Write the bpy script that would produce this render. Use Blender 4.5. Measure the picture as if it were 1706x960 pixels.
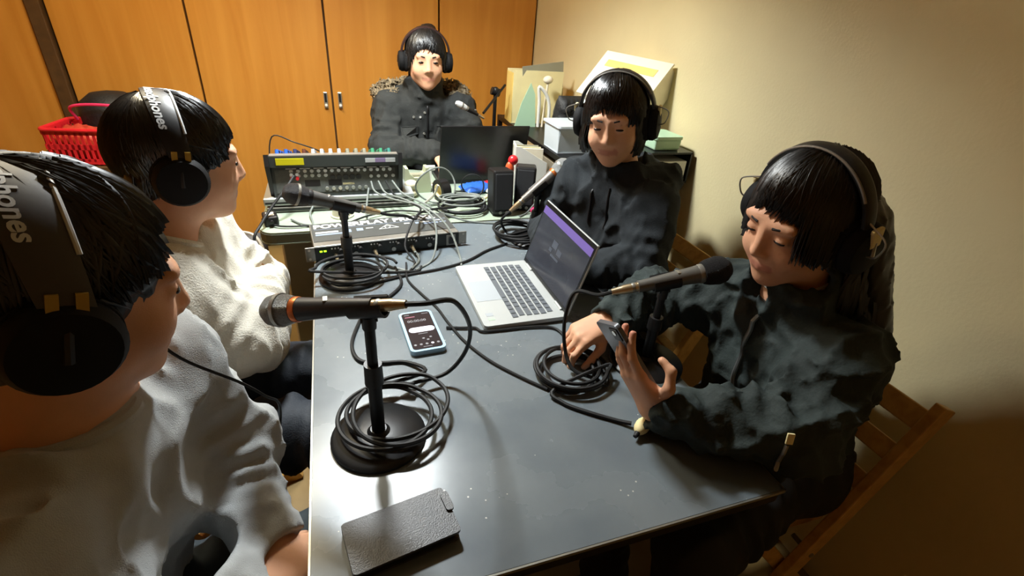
import bpy, bmesh, math, random
import numpy as np
from mathutils import Vector, Matrix

for o in list(bpy.data.objects): bpy.data.objects.remove(o)
SC = bpy.context.scene
COL = SC.collection
random.seed(7)
RNG = np.random.default_rng(7)
PI = math.pi

# ------------------------------------------------------------------ camera
cam_d = bpy.data.cameras.new('camera'); cam = bpy.data.objects.new('camera', cam_d); COL.objects.link(cam)
FOC = 821.7
pitch, roll, yaw = math.radians(29.566), math.radians(4.5), math.radians(20.72)
fw = Vector((math.sin(yaw)*math.cos(pitch), math.cos(yaw)*math.cos(pitch), -math.sin(pitch)))
r0 = Vector((math.cos(yaw), -math.sin(yaw), 0)); u0 = r0.cross(fw)
rt = math.cos(roll)*r0 + math.sin(roll)*u0; up = -math.sin(roll)*r0 + math.cos(roll)*u0
cam.matrix_world = Matrix(((rt.x, up.x, -fw.x, 0), (rt.y, up.y, -fw.y, 0), (rt.z, up.z, -fw.z, 1.38), (0, 0, 0, 1)))
cam_d.sensor_width = 36.0; cam_d.lens = 36.0*FOC/1706.0; cam_d.clip_start = 0.02
SC.camera = cam

# ------------------------------------------------------------------ world, light, exposure
world = bpy.data.worlds.new('world'); SC.world = world; world.use_nodes = True
bg = world.node_tree.nodes['Background']; bg.inputs[0].default_value = (1.0, 0.80, 0.52, 1); bg.inputs[1].default_value = 0.035
LAMP = (0.058, 1.68, 2.03)
ld = bpy.data.lights.new('pendant_light', 'AREA'); ld.shape = 'DISK'; ld.size = 0.20; ld.energy = 29; ld.color = (0.93, 0.98, 1.0)
lo = bpy.data.objects.new('pendant_light', ld); COL.objects.link(lo); lo.location = LAMP
# added soft warm fill from above, dim, lifts cabinets and upper walls
l2 = bpy.data.lights.new('added_fill_light', 'AREA'); l2.shape = 'DISK'; l2.size = 0.5; l2.energy = 19; l2.color = (1.0, 0.86, 0.60)
lo2 = bpy.data.objects.new('added_fill_light', l2); COL.objects.link(lo2); lo2.location = (-0.55, 2.05, 2.415)
SC.view_settings.view_transform = 'Standard'; SC.view_settings.look = 'None'
SC.view_settings.gamma = 1.0; SC.view_settings.use_curve_mapping = False
SC.view_settings.exposure = 0.65

# ------------------------------------------------------------------ materials
def lin(c):
    return tuple(((v/255.0)/12.92 if v/255.0 <= 0.04045 else ((v/255.0+0.055)/1.055)**2.4) for v in c)
MATS = {}
def mat(name, rgb, rough=0.6, metal=0.0, var=0.0, vscale=20.0, bump=0.0, bscale=200.0, spec=0.5, emit=None, stretch=None, alpha=1.0, trans=0.0, sheen=0.0, rvar=0.0):
    """rgb in 0-255 sRGB. var: colour variation; bump: relief strength"""
    if name in MATS: return MATS[name]
    m = bpy.data.materials.new(name); m.use_nodes = True; nt = m.node_tree; n = nt.nodes; l = nt.links
    b = n['Principled BSDF']; c = lin(rgb)
    b.inputs['Base Color'].default_value = (*c, 1); b.inputs['Roughness'].default_value = rough; b.inputs['Metallic'].default_value = metal
    b.inputs['Specular IOR Level'].default_value = spec
    if sheen: b.inputs['Sheen Weight'].default_value = sheen
    if trans: b.inputs['Transmission Weight'].default_value = trans
    if alpha < 1: b.inputs['Alpha'].default_value = alpha
    if emit: b.inputs['Emission Color'].default_value = (*lin(emit[0]), 1); b.inputs['Emission Strength'].default_value = emit[1]
    if var or bump or rvar:
        tc = n.new('ShaderNodeTexCoord'); mp = n.new('ShaderNodeMapping'); l.new(tc.outputs['Object'], mp.inputs[0])
        if stretch: mp.inputs['Scale'].default_value = stretch
    if var or rvar:
        tx = n.new('ShaderNodeTexNoise'); tx.inputs['Scale'].default_value = vscale; tx.inputs['Detail'].default_value = 5; l.new(mp.outputs[0], tx.inputs['Vector'])
    if var:
        rp = n.new('ShaderNodeValToRGB'); rp.color_ramp.elements[0].position = 0.3; rp.color_ramp.elements[1].position = 0.7
        rp.color_ramp.elements[0].color = (*[max(0, v*(1-var)) for v in c], 1); rp.color_ramp.elements[1].color = (*[min(1, v*(1+var)) for v in c], 1)
        l.new(tx.outputs['Fac'], rp.inputs[0]); l.new(rp.outputs[0], b.inputs['Base Color'])
    if rvar:
        mr = n.new('ShaderNodeMapRange'); mr.inputs['To Min'].default_value = max(0.02, rough-rvar); mr.inputs['To Max'].default_value = min(1, rough+rvar)
        mr.inputs['From Min'].default_value = 0.3; mr.inputs['From Max'].default_value = 0.7
        l.new(tx.outputs['Fac'], mr.inputs[0]); l.new(mr.outputs[0], b.inputs['Roughness'])
    if bump:
        t2 = n.new('ShaderNodeTexNoise'); t2.inputs['Scale'].default_value = bscale; t2.inputs['Detail'].default_value = 3; l.new(mp.outputs[0], t2.inputs['Vector'])
        bp = n.new('ShaderNodeBump'); bp.inputs['Strength'].default_value = bump; bp.inputs['Distance'].default_value = 0.004
        l.new(t2.outputs['Fac'], bp.inputs['Height']); l.new(bp.outputs[0], b.inputs['Normal'])
    MATS[name] = m; return m

def wood(name, a, b_, rough=0.35, scale=1.0, coord=(7.0, 7.0, 0.45)):
    if name in MATS: return MATS[name]
    m = bpy.data.materials.new(name); m.use_nodes = True; nt = m.node_tree; n = nt.nodes; l = nt.links; b = n['Principled BSDF']
    tc = n.new('ShaderNodeTexCoord'); mp = n.new('ShaderNodeMapping'); mp.inputs['Scale'].default_value = coord; l.new(tc.outputs['Object'], mp.inputs[0])
    t = n.new('ShaderNodeTexNoise'); t.inputs['Scale'].default_value = 2.2*scale; t.inputs['Detail'].default_value = 6; t.inputs['Distortion'].default_value = 0.6; l.new(mp.outputs[0], t.inputs['Vector'])
    rp = n.new('ShaderNodeValToRGB'); rp.color_ramp.elements[0].position = 0.32; rp.color_ramp.elements[1].position = 0.68
    rp.color_ramp.elements[0].color = (*lin(a), 1); rp.color_ramp.elements[1].color = (*lin(b_), 1)
    l.new(t.outputs['Fac'], rp.inputs[0]); l.new(rp.outputs[0], b.inputs['Base Color']); b.inputs['Roughness'].default_value = rough
    MATS[name] = m; return m

def skin_mat(name, rgb):
    """skin; the mesh attribute 'tint' marks lips"""
    if name in MATS: return MATS[name]
    m = mat(name, rgb, 0.55, var=0.10, vscale=14, bump=0.08, bscale=600, spec=0.35)
    nt = m.node_tree; n = nt.nodes; l = nt.links; b = n['Principled BSDF']
    src = b.inputs['Base Color'].links[0].from_socket
    at = n.new('ShaderNodeAttribute'); at.attribute_name = 'tint'
    mx = n.new('ShaderNodeMix'); mx.data_type = 'RGBA'; mx.inputs['B'].default_value = (*lin((176, 92, 84)), 1)
    l.new(at.outputs['Fac'], mx.inputs['Factor']); l.new(src, mx.inputs['A']); l.new(mx.outputs['Result'], b.inputs['Base Color'])
    b.inputs['Subsurface Weight'].default_value = 0.08; b.inputs['Subsurface Radius'].default_value = (0.01, 0.004, 0.002)
    return m

def table_mat():
    m = bpy.data.materials.new('table_black'); m.use_nodes = True; nt = m.node_tree; n = nt.nodes; l = nt.links; b = n['Principled BSDF']
    tc = n.new('ShaderNodeTexCoord')
    t = n.new('ShaderNodeTexNoise'); t.inputs['Scale'].default_value = 5; t.inputs['Detail'].default_value = 7; l.new(tc.outputs['Object'], t.inputs['Vector'])
    rp = n.new('ShaderNodeValToRGB'); rp.color_ramp.elements[0].position = 0.35; rp.color_ramp.elements[1].position = 0.7
    rp.color_ramp.elements[0].color = (*lin((98, 108, 115)), 1); rp.color_ramp.elements[1].color = (*lin((116, 124, 128)), 1); l.new(t.outputs['Fac'], rp.inputs[0])
    # pale flecks and scuffs worn into the top
    v = n.new('ShaderNodeTexVoronoi'); v.inputs['Scale'].default_value = 62; l.new(tc.outputs['Object'], v.inputs['Vector'])
    lt = n.new('ShaderNodeMath'); lt.operation = 'LESS_THAN'; lt.inputs[1].default_value = 0.10; l.new(v.outputs['Distance'], lt.inputs[0])
    t3 = n.new('ShaderNodeTexNoise'); t3.inputs['Scale'].default_value = 7; t3.inputs['Detail'].default_value = 2; l.new(tc.outputs['Object'], t3.inputs['Vector'])
    g = n.new('ShaderNodeMath'); g.operation = 'GREATER_THAN'; g.inputs[1].default_value = 0.585; l.new(t3.outputs['Fac'], g.inputs[0])
    mu = n.new('ShaderNodeMath'); mu.operation = 'MULTIPLY'; l.new(lt.outputs[0], mu.inputs[0]); l.new(g.outputs[0], mu.inputs[1])
    mx = n.new('ShaderNodeMix'); mx.data_type = 'RGBA'; mx.inputs['B'].default_value = (*lin((205, 205, 198)), 1)
    l.new(mu.outputs[0], mx.inputs['Factor']); l.new(rp.outputs[0], mx.inputs['A']); l.new(mx.outputs['Result'], b.inputs['Base Color'])
    mr = n.new('ShaderNodeMapRange'); mr.inputs['From Min'].default_value = 0.3; mr.inputs['From Max'].default_value = 0.7; mr.inputs['To Min'].default_value = 0.20; mr.inputs['To Max'].default_value = 0.32
    l.new(t.outputs['Fac'], mr.inputs[0]); l.new(mr.outputs[0], b.inputs['Roughness'])
    b.inputs['Specular IOR Level'].default_value = 0.6
    return m

M_WALL = mat('wall_plaster', (221, 207, 161), 0.85, var=0.05, vscale=3, bump=0.12, bscale=120)
M_FLOOR = mat('floor_lino', (136, 112, 64), 0.5, var=0.15, vscale=6)
M_CEIL = mat('ceiling_paint', (190, 180, 160), 0.9)
M_DOOR = wood('cabinet_veneer', (196, 130, 46), (212, 148, 62), 0.42)
M_GAP = mat('cabinet_carcass', (98, 62, 22), 0.7)
M_POST = mat('dark_brown_post', (84, 58, 26), 0.6, var=0.2, vscale=30)
M_TABLE = table_mat()
M_TRIM = mat('table_edge_metal', (170, 170, 160), 0.3, 0.7)
M_GREEN = mat('pale_green_laminate', (150, 164, 146), 0.5, var=0.05, vscale=8)
M_GREYEDGE = mat('grey_edge_band', (104, 112, 100), 0.5)
M_STEEL = mat('grey_steel', (150, 148, 140), 0.35, 0.6, rvar=0.1, vscale=9)
M_PANEL = mat('grey_panel', (118, 118, 106), 0.4, 0.2, var=0.2, vscale=6)
M_BLACK = mat('black_plastic', (20, 20, 21), 0.45)
M_BLACKM = mat('black_metal', (16, 16, 17), 0.4, 0.2, var=0.3, vscale=60)
M_RUBBER = mat('cable_rubber_black', (24, 25, 26), 0.62, spec=0.35)
M_CABG = mat('cable_rubber_grey', (120, 126, 122), 0.5)
M_CABW = mat('cable_rubber_white', (196, 192, 182), 0.5)
M_SILVER = mat('silver_metal', (196, 196, 190), 0.28, 0.8)
M_NICKEL = mat('nickel_connector', (206, 186, 150), 0.28, 0.85)
M_GRILLE = mat('mic_grille_steel', (120, 120, 116), 0.42, 0.75, bump=1.0, bscale=900, var=0.35, vscale=700)
M_GRILLED = mat('mic_grille_dark', (48, 48, 50), 0.5, 0.6, bump=1.0, bscale=900, var=0.4, vscale=700)
M_FOAM = mat('mic_foam_black', (16, 16, 17), 0.95, bump=1.0, bscale=700)
M_COPPER = mat('copper_band', (190, 104, 50), 0.35, 0.6)
M_ALU = mat('laptop_silver', (188, 193, 192), 0.38, 0.25)
M_PAD = mat('trackpad_grey', (176, 184, 190), 0.4, 0.2)
M_KEY = mat('key_grey', (92, 98, 104), 0.5)
M_SCREEN = mat('screen_glass', (44, 46, 52), 0.12, emit=((52, 54, 62), 0.30))
M_BEZEL = mat('screen_bezel', (22, 24, 26), 0.25)
M_PURPLE = mat('screen_purple', (84, 70, 120), 0.2, emit=((104, 88, 150), 0.45))
M_UIW = mat('screen_white', (225, 222, 235), 0.3, emit=((225, 222, 240), 0.5))
M_UIG = mat('screen_grey', (120, 120, 122), 0.3, emit=((130, 130, 135), 0.3))
M_UID = mat('screen_dim', (62, 66, 74), 0.3, emit=((70, 76, 86), 0.3))
M_PHSCR = mat('phone_screen', (44, 40, 42), 0.15, emit=((50, 44, 46), 0.25))
M_BLUECASE = mat('light_blue_silicone', (158, 196, 222), 0.5)
M_FOLIO = mat('folio_black', (62, 62, 62), 0.38, var=0.12, vscale=30, bump=0.2, bscale=500)
M_WHITEP = mat('print_white', (205, 208, 208), 0.5)
M_PRINTB = mat('print_blue_grey', (132, 146, 168), 0.5)
M_RACKTOP = mat('rack_dark_grey', (72, 74, 72), 0.5, 0.2)
M_LED = mat('led_green', (150, 230, 40), 0.4, emit=((150, 240, 30), 2.5))
M_CHAIR = wood('chair_oak', (190, 144, 74), (216, 172, 98), 0.42, 2.0, (9, 9, 9))
M_YELLOW = mat('label_yellow', (236, 226, 10), 0.5)
M_PURPLEL = mat('label_purple', (150, 130, 170), 0.5)
M_RED = mat('red_plastic', (214, 36, 44), 0.35, var=0.1, vscale=20)
M_PINK = mat('pink_plastic', (236, 60, 110), 0.4)
M_ORANGE = mat('orange_plastic', (222, 92, 50), 0.4)
M_BLUE = mat('blue_packet', (44, 96, 190), 0.4)
M_CREAM = mat('cream_paper', (232, 218, 164), 0.7, var=0.06, vscale=12)
M_MANILA = mat('manila_card', (226, 196, 110), 0.7, var=0.06, vscale=12)
M_WHITE = mat('white_plastic', (222, 222, 214), 0.45)
M_CARD = mat('white_cardboard', (232, 222, 198), 0.75, var=0.05, vscale=9)
M_GREYCARD = mat('grey_card', (150, 146, 124), 0.8)
M_CLEAR = mat('milky_clear_plastic', (216, 226, 232), 0.25, alpha=0.80)
M_MINT = mat('mint_plastic', (178, 212, 180), 0.45)
M_GREENP = mat('green_print', (120, 206, 96), 0.5)
M_NYLON = mat('black_nylon', (24, 25, 25), 0.6, var=0.3, vscale=18, bump=0.5, bscale=90)
M_HAIR = None

# ------------------------------------------------------------------ mesh helpers
def mesh_from(name, v, f, m, smooth=True):
    me = bpy.data.meshes.new(name); v = np.asarray(v, dtype=np.float32)
    if isinstance(f, np.ndarray) and f.ndim == 2:
        nf, k = f.shape; me.vertices.add(len(v)); me.vertices.foreach_set('co', v.ravel())
        me.loops.add(nf*k); me.loops.foreach_set('vertex_index', f.astype(np.int32).ravel())
        me.polygons.add(nf); me.polygons.foreach_set('loop_start', np.arange(0, nf*k, k, dtype=np.int32))
        me.update(calc_edges=True)
    else:
        me.from_pydata([tuple(map(float, p)) for p in v], [], f); me.update()
    if smooth: me.polygons.foreach_set('use_smooth', np.ones(len(me.polygons), dtype=bool))
    if m: me.materials.append(m)
    return me
def link(name, me, parent=None, loc=None):
    o = bpy.data.objects.new(name, me); COL.objects.link(o)
    if parent: o.parent = parent
    if loc is not None: o.location = loc
    return o
def tag(o, label=None, cat=None, group=None, kind=None):
    if label: o['label'] = label
    if cat: o['category'] = cat
    if group: o['group'] = group
    if kind: o['kind'] = kind
    return o
def empty(name, loc, rz=0.0, label=None, cat=None, group=None):
    o = bpy.data.objects.new(name, None); COL.objects.link(o); o.location = loc; o.rotation_euler = (0, 0, rz); o.empty_display_size = 0.05
    return tag(o, label, cat, group)
def frame(z, x=None):
    z = Vector(z).normalized(); x = Vector(x) if x is not None else (Vector((1, 0, 0)) if abs(z.x) < 0.9 else Vector((0, 1, 0)))
    x = (x - z*x.dot(z)).normalized(); y = z.cross(x)
    return Matrix((x, y, z)).transposed()
def catmull(pts, n=8, closed=False):
    P = [Vector(p) for p in pts]; out = []; N = len(P)
    rng = N if closed else N-1
    for i in range(rng):
        p0 = P[(i-1) % N] if (closed or i > 0) else P[0]*2-P[1]
        p1 = P[i]; p2 = P[(i+1) % N]; p3 = P[(i+2) % N] if (closed or i+2 < N) else P[-1]*2-P[-2]
        for k in range(n):
            t = k/n; out.append(0.5*((2*p1)+(p2-p0)*t+(2*p0-5*p1+4*p2-p3)*t*t+(3*p1-p0-3*p2+p3)*t**3))
    if not closed: out.append(P[-1])
    return out

class MB:
    def __init__(s): s.bm = bmesh.new()
    def _new(s, verts, M):
        if M is not None:
            for v in verts: v.co = M @ v.co
    def box(s, c, size, rot=None, bevel=0.0, seg=2, taper=None):
        t = bmesh.new(); bmesh.ops.create_cube(t, size=1.0)
        for v in t.verts:
            v.co = Vector((v.co.x*size[0], v.co.y*size[1], v.co.z*size[2]))
            if taper and v.co.z > 0: v.co.x *= taper[0]; v.co.y *= taper[1]
        if bevel: bmesh.ops.bevel(t, geom=list(t.edges), offset=bevel, segments=seg, affect='EDGES', profile=0.5)
        M = (rot.to_4x4() if rot is not None else Matrix.Identity(4)); M.translation = Vector(c)
        s.add(t, M); return s
    def add(s, t, M=None):
        if M is not None: t.transform(M)
        me = bpy.data.meshes.new('tmp'); t.to_mesh(me); t.free(); s.bm.from_mesh(me); bpy.data.meshes.remove(me)
    def cyl(s, a, b, r0, r1=None, seg=16, cap=True):
        a = Vector(a); b = Vector(b); r1 = r0 if r1 is None else r1; R = frame(b-a); bm = s.bm
        A = []; B = []
        for i in range(seg):
            an = 2*PI*i/seg; d = R @ Vector((math.cos(an), math.sin(an), 0)); A.append(bm.verts.new(a+d*r0)); B.append(bm.verts.new(b+d*r1))
        for i in range(seg): j = (i+1) % seg; bm.faces.new((A[i], A[j], B[j], B[i]))
        if cap: bm.faces.new(A[::-1]); bm.faces.new(B)
        return s
    def lathe(s, prof, M=None, seg=24):
        """prof: list of (r, z) about local z"""
        bm = s.bm; rings = []; M = M or Matrix.Identity(4)
        for r, z in prof:
            if r < 1e-6: rings.append([bm.verts.new(M @ Vector((0, 0, z)))])
            else: rings.append([bm.verts.new(M @ Vector((r*math.cos(2*PI*i/seg), r*math.sin(2*PI*i/seg), z))) for i in range(seg)])
        for A, B in zip(rings, rings[1:]):
            for i in range(seg):
                j = (i+1) % seg
                if len(A) == 1 and len(B) == 1: continue
                if len(A) == 1: bm.faces.new((A[0], B[j], B[i]))
                elif len(B) == 1: bm.faces.new((A[i], A[j], B[0]))
                else: bm.faces.new((A[i], A[j], B[j], B[i]))
        return s
    def tube(s, pts, r, seg=8, closed=False, cap=True):
        bm = s.bm; P = [Vector(p) for p in pts]; N = len(P); rings = []; prev = None
        for i in range(N):
            d = (P[(i+1) % N]-P[i-1]) if (closed or 0 < i < N-1) else (P[1]-P[0] if i == 0 else P[-1]-P[-2])
            if d.length < 1e-9: d = Vector((0, 0, 1))
            F = frame(d, prev); prev = F.col[0].copy(); rr = r[i] if isinstance(r, (list, tuple)) else r
            rings.append([bm.verts.new(P[i]+F @ Vector((rr*math.cos(2*PI*k/seg), rr*math.sin(2*PI*k/seg), 0))) for k in range(seg)])
        rg = range(N) if closed else range(N-1)
        for i in rg:
            A, B = rings[i], rings[(i+1) % N]
            for k in range(seg): j = (k+1) % seg; bm.faces.new((A[k], A[j], B[j], B[k]))
        if cap and not closed: bm.faces.new(rings[0][::-1]); bm.faces.new(rings[-1])
        return s
    def prism(s, poly, h, M=None):
        """polygon in xy extruded 0..h along z"""
        bm = s.bm; M = M or Matrix.Identity(4)
        A = [bm.verts.new(M @ Vector((x, y, 0))) for x, y in poly]; B = [bm.verts.new(M @ Vector((x, y, h))) for x, y in poly]; n = len(poly)
        bm.faces.new(A[::-1]); bm.faces.new(B)
        for i in range(n): j = (i+1) % n; bm.faces.new((A[i], A[j], B[j], B[i]))
        return s
    def sphere(s, c, r, R=None, u=16, v=10):
        t = bmesh.new(); bmesh.ops.create_uvsphere(t, u_segments=u, v_segments=v, radius=1.0)
        rr = r if isinstance(r, (tuple, list)) else (r, r, r)
        for w in t.verts: w.co = Vector((w.co.x*rr[0], w.co.y*rr[1], w.co.z*rr[2]))
        M = R.to_4x4() if R is not None else Matrix.Identity(4); M.translation = Vector(c); s.add(t, M); return s
    def mesh(s, name, m, smooth=False, origin=None):
        bmesh.ops.recalc_face_normals(s.bm, faces=s.bm.faces)
        me = bpy.data.meshes.new(name); s.bm.to_mesh(me); s.bm.free()
        if origin is not None: me.transform(Matrix.Translation(-Vector(origin)))
        if smooth: 
            me.polygons.foreach_set('use_smooth', np.ones(len(me.polygons), dtype=bool))
            try: me.set_sharp_from_angle(angle=math.radians(38))
            except Exception: pass
        if m: me.materials.append(m)
        return me
    def build(s, name, m, parent=None, smooth=False):
        """parent given: coordinates are local to it; otherwise world, with the origin moved to the base of the thing"""
        if parent is None:
            co = [v.co for v in s.bm.verts]
            x = (min(c.x for c in co)+max(c.x for c in co))/2; y = (min(c.y for c in co)+max(c.y for c in co))/2; z = min(c.z for c in co)
            return link(name, s.mesh(name, m, smooth, (x, y, z)), None, (x, y, z))
        return link(name, s.mesh(name, m, smooth), parent)

def box(name, m, c, size, parent=None, bevel=0.0, rot=None): return MB().box(c, size, rot, bevel).build(name, m, parent)
def rot(x=0, y=0, z=0): return Matrix.Rotation(z, 3, 'Z') @ Matrix.Rotation(y, 3, 'Y') @ Matrix.Rotation(x, 3, 'X')
def rrect(w, h, r, n=5):
    out = []
    for cx, cy, a0 in ((w/2-r, h/2-r, 0), (-w/2+r, h/2-r, PI/2), (-w/2+r, -h/2+r, PI), (w/2-r, -h/2+r, 1.5*PI)):
        for i in range(n+1): a = a0+PI/2*i/n; out.append((cx+r*math.cos(a), cy+r*math.sin(a)))
    return out
def text_mesh(body, size, bold=0.0, align='LEFT', extrude=0.0003):
    cu = bpy.data.curves.new('txt', 'FONT'); cu.body = body; cu.size = size; cu.align_x = align; cu.offset = bold; cu.extrude = extrude; cu.resolution_u = 3
    o = bpy.data.objects.new('txt', cu); COL.objects.link(o)
    me = bpy.data.meshes.new_from_object(o); bpy.data.objects.remove(o); bpy.data.curves.remove(cu)
    me.materials.clear(); return me
def text(name, body, size, m, parent, M, bold=0.0, sx=1.0, align='LEFT'):
    me = text_mesh(body, size, bold, align)
    me.transform(Matrix.Scale(sx, 4, (1, 0, 0))); me.transform(M); me.materials.append(m); me.name = name
    return link(name, me, parent)
def M4(c, R=None):
    M = R.to_4x4() if R is not None else Matrix.Identity(4); M.translation = Vector(c); return M
def copy_tree(o, parent=None):
    c = o.copy(); COL.objects.link(c); c.parent = parent
    for ch in list(o.children): copy_tree(ch, c)
    return c

# ------------------------------------------------------------------ room
WX, CY = 1.18, 3.06        # right wall, cabinet front
tag(box('floor', M_FLOOR, (-0.6, 1.0, -0.025), (5.2, 6.6, 0.05)), 'brown linoleum floor under the tables', kind='structure')
tag(box('ceiling', M_CEIL, (-0.6, 1.0, 2.525), (5.2, 6.6, 0.05)), 'plain ceiling', kind='structure')
tag(box('wall_right', M_WALL, (WX+0.05, 1.0, 1.25), (0.1, 6.6, 2.5)), 'cream plaster wall on the right', kind='structure')
tag(box('wall_back', M_WALL, (-0.6, CY+0.72, 1.25), (3.6, 0.1, 2.5)), 'wall behind the cabinets', kind='structure')
tag(box('wall_left', M_DOOR, (-2.35, 1.0, 1.25), (0.1, 6.6, 2.5)), 'wood panelled wall on the left', kind='structure')
tag(box('wall_front', M_WALL, (-0.6, -2.25, 1.25), (3.6, 0.1, 2.5)), 'wall behind the viewer', kind='structure')
# built-in cabinet along the back
cab = empty('built_in_cabinet', (0, CY, 0), 0, 'tall orange-brown wooden cabinet with plain doors along the back', 'cabinet')
box('carcass', M_GAP, (-0.55, 0.36, 1.24), (3.4, 0.64, 2.46), cab)
def door(x0, x1):
    w = x1-x0; return box('door', M_DOOR, ((x0+x1)/2, 0.01, 1.245), (w-0.010, 0.024, 2.42), cab, 0.002)
seams = [-1.17, -0.62, 0.005, 0.605, 1.175]
doors = [door(a, b) for a, b in zip(seams, seams[1:])]
door(-1.74, -1.235); door(-2.24, -1.74)
box('post', M_POST, (-1.203, 0.0, 1.24), (0.055, 0.05, 2.46), cab, 0.003)
for x, d in ((-0.03, doors[1]), (0.045, doors[2])):
    h = MB().box((x, -0.008, 0.865), (0.020, 0.012, 0.085), bevel=0.002).build('handle', M_SILVER, d)
    MB().box((x, -0.0145, 0.878), (0.011, 0.002, 0.045)).build('handle_slot', M_BLACK, h)
    MB().sphere((x, -0.020, 0.838), 0.009, u=12, v=8).build('knob', M_WHITE, h, True)

# pendant lamp over the table (its shade keeps the upper walls dim)
lamp = empty('pendant_lamp', (LAMP[0], LAMP[1], 2.5), 0, 'white shaded pendant lamp hanging over the table', 'lamp')
zz = LAMP[2]-2.5
MB().cyl((0, 0, 0), (0, 0, zz+0.12), 0.004, seg=8).build('cord', M_BLACK, lamp)
MB().cyl((0, 0, -0.001), (0, 0, -0.03), 0.05, 0.03, 20).build('ceiling_rose', M_WHITE, lamp, True)
MB().lathe([(0.03, zz+0.13), (0.07, zz+0.11), (0.14, zz+0.02), (0.20, zz-0.115), (0.197, zz-0.115), (0.137, zz+0.016), (0.066, zz+0.104), (0.0, zz+0.115)], seg=40).build('lamp_shade', M_WHITE, lamp, True)
MB().lathe([(0, zz+0.03), (0.06, zz+0.04), (0.088, zz+0.055), (0.06, zz+0.075), (0, zz+0.08)], seg=24).build('bulb', mat('bulb_glass', (255, 255, 255), 0.4, emit=((255, 255, 255), 4.0)), lamp, True)

fl = empty('added_fill_lamp', (-0.55, 2.05, 2.5), 0, 'added round fill lamp on the ceiling, out of view', 'lamp')  # unseen fitting, added to carry the warm fill light
MB().lathe([(0, 0), (0.28, 0), (0.30, -0.02), (0.28, -0.045), (0, -0.045)], None, 36).build('housing', M_WHITE, fl, True)
MB().lathe([(0, -0.046), (0.27, -0.046), (0.25, -0.068), (0, -0.078)], None, 36).build('diffuser', mat('fill_lamp_diffuser', (255, 236, 200), 0.5, emit=((255, 226, 180), 0.6)), fl, True)
# ------------------------------------------------------------------ tables
TZ = 0.70
TX0, TX1, TY0, TY1 = -0.093, 0.664, 0.368, 1.605
tb = empty('folding_table', ((TX0+TX1)/2, (TY0+TY1)/2, 0), 0, 'long black-topped folding table the group sits around', 'table')
hx, hy = (TX1-TX0)/2, (TY1-TY0)/2
MB().prism(rrect(2*hx-0.004, 2*hy-0.004, 0.012), 0.027, M4((0, 0, TZ-0.027))).build('table_top', M_TABLE, tb)
MB().prism(rrect(2*hx-0.002, 2*hy-0.002, 0.012), 0.019, M4((0, 0, TZ-0.0275))).build('underside_band', M_BLACKM, tb)
t = MB()
for a, b in (((-hx, -hy), (hx, -hy)), ((hx, -hy), (hx, hy)), ((hx, hy), (-hx, hy)), ((-hx, hy), (-hx, -hy))):
    c = ((a[0]+b[0])/2, (a[1]+b[1])/2, TZ-0.0145); t.box((c[0], c[1], TZ-0.0035), (abs(a[0]-b[0])+0.003, abs(a[1]-b[1])+0.003, 0.006))
t.build('edge_trim', M_TRIM, tb)
for sy in (-1, 1):
    fr = MB(); y = sy*(hy-0.12)
    for sx in (-1, 1): fr.cyl((sx*(hx-0.07), y, 0.0), (sx*(hx-0.07), y, TZ-0.03), 0.013, seg=12)
    fr.cyl((-(hx-0.07), y, 0.10), (hx-0.07, y, 0.10), 0.010, seg=10)
    fr.cyl((-(hx-0.07), y, TZ-0.045), (hx-0.07, y, TZ-0.045), 0.010, seg=10)
    fr.build('leg_frame', M_STEEL, tb, True)
t = MB(); t.tube(catmull([(0.09, -hy+0.05, TZ-0.03), (0.10, -hy+0.05, TZ-0.065), (0.135, -hy+0.06, TZ-0.075), (0.17, -hy+0.05, TZ-0.055), (0.185, -hy+0.07, TZ-0.03)], 5), 0.006, 8)
t.box((0.10, -hy+0.055, TZ-0.036), (0.05, 0.03, 0.012), bevel=0.002); t.build('leg_latch', M_CABW, tb, True)

gt = empty('back_table', (0.25, 1.94, 0), 0, 'pale green-topped table with rounded corners beyond the black table', 'table')
GX0, GX1, GY0, GY1 = -0.265, 0.775, 1.612, 2.27
w, d = GX1-GX0, GY1-GY0; cx, cy = (GX0+GX1)/2-0.25, (GY0+GY1)/2-1.94
MB().prism(rrect(w-0.004, d-0.004, 0.05), 0.006, M4((cx, cy, TZ-0.006))).build('table_top', M_GREEN, gt)
MB().prism(rrect(w, d, 0.052), 0.030, M4((cx, cy, TZ-0.0365))).build('edge_band', M_GREYEDGE, gt)
MB().prism(rrect(w+0.004, d+0.004, 0.054), 0.004, M4((cx, cy, TZ-0.0405))).build('bottom_lip', M_GREEN, gt)
box('modesty_panel', M_PANEL, (-0.29, -0.29, 0.35), (0.32, 0.012, 0.60), gt, 0.003)
for sx in (-1, 1):
    for sy in (-1, 1):
        x, y = cx+sx*(w/2-0.07), cy+sy*(d/2-0.08)
        MB().cyl((x+sx*0.0, y, 0), (x, y, TZ-0.042), 0.016, seg=12).build('leg', M_CABW, gt, True)

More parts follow.
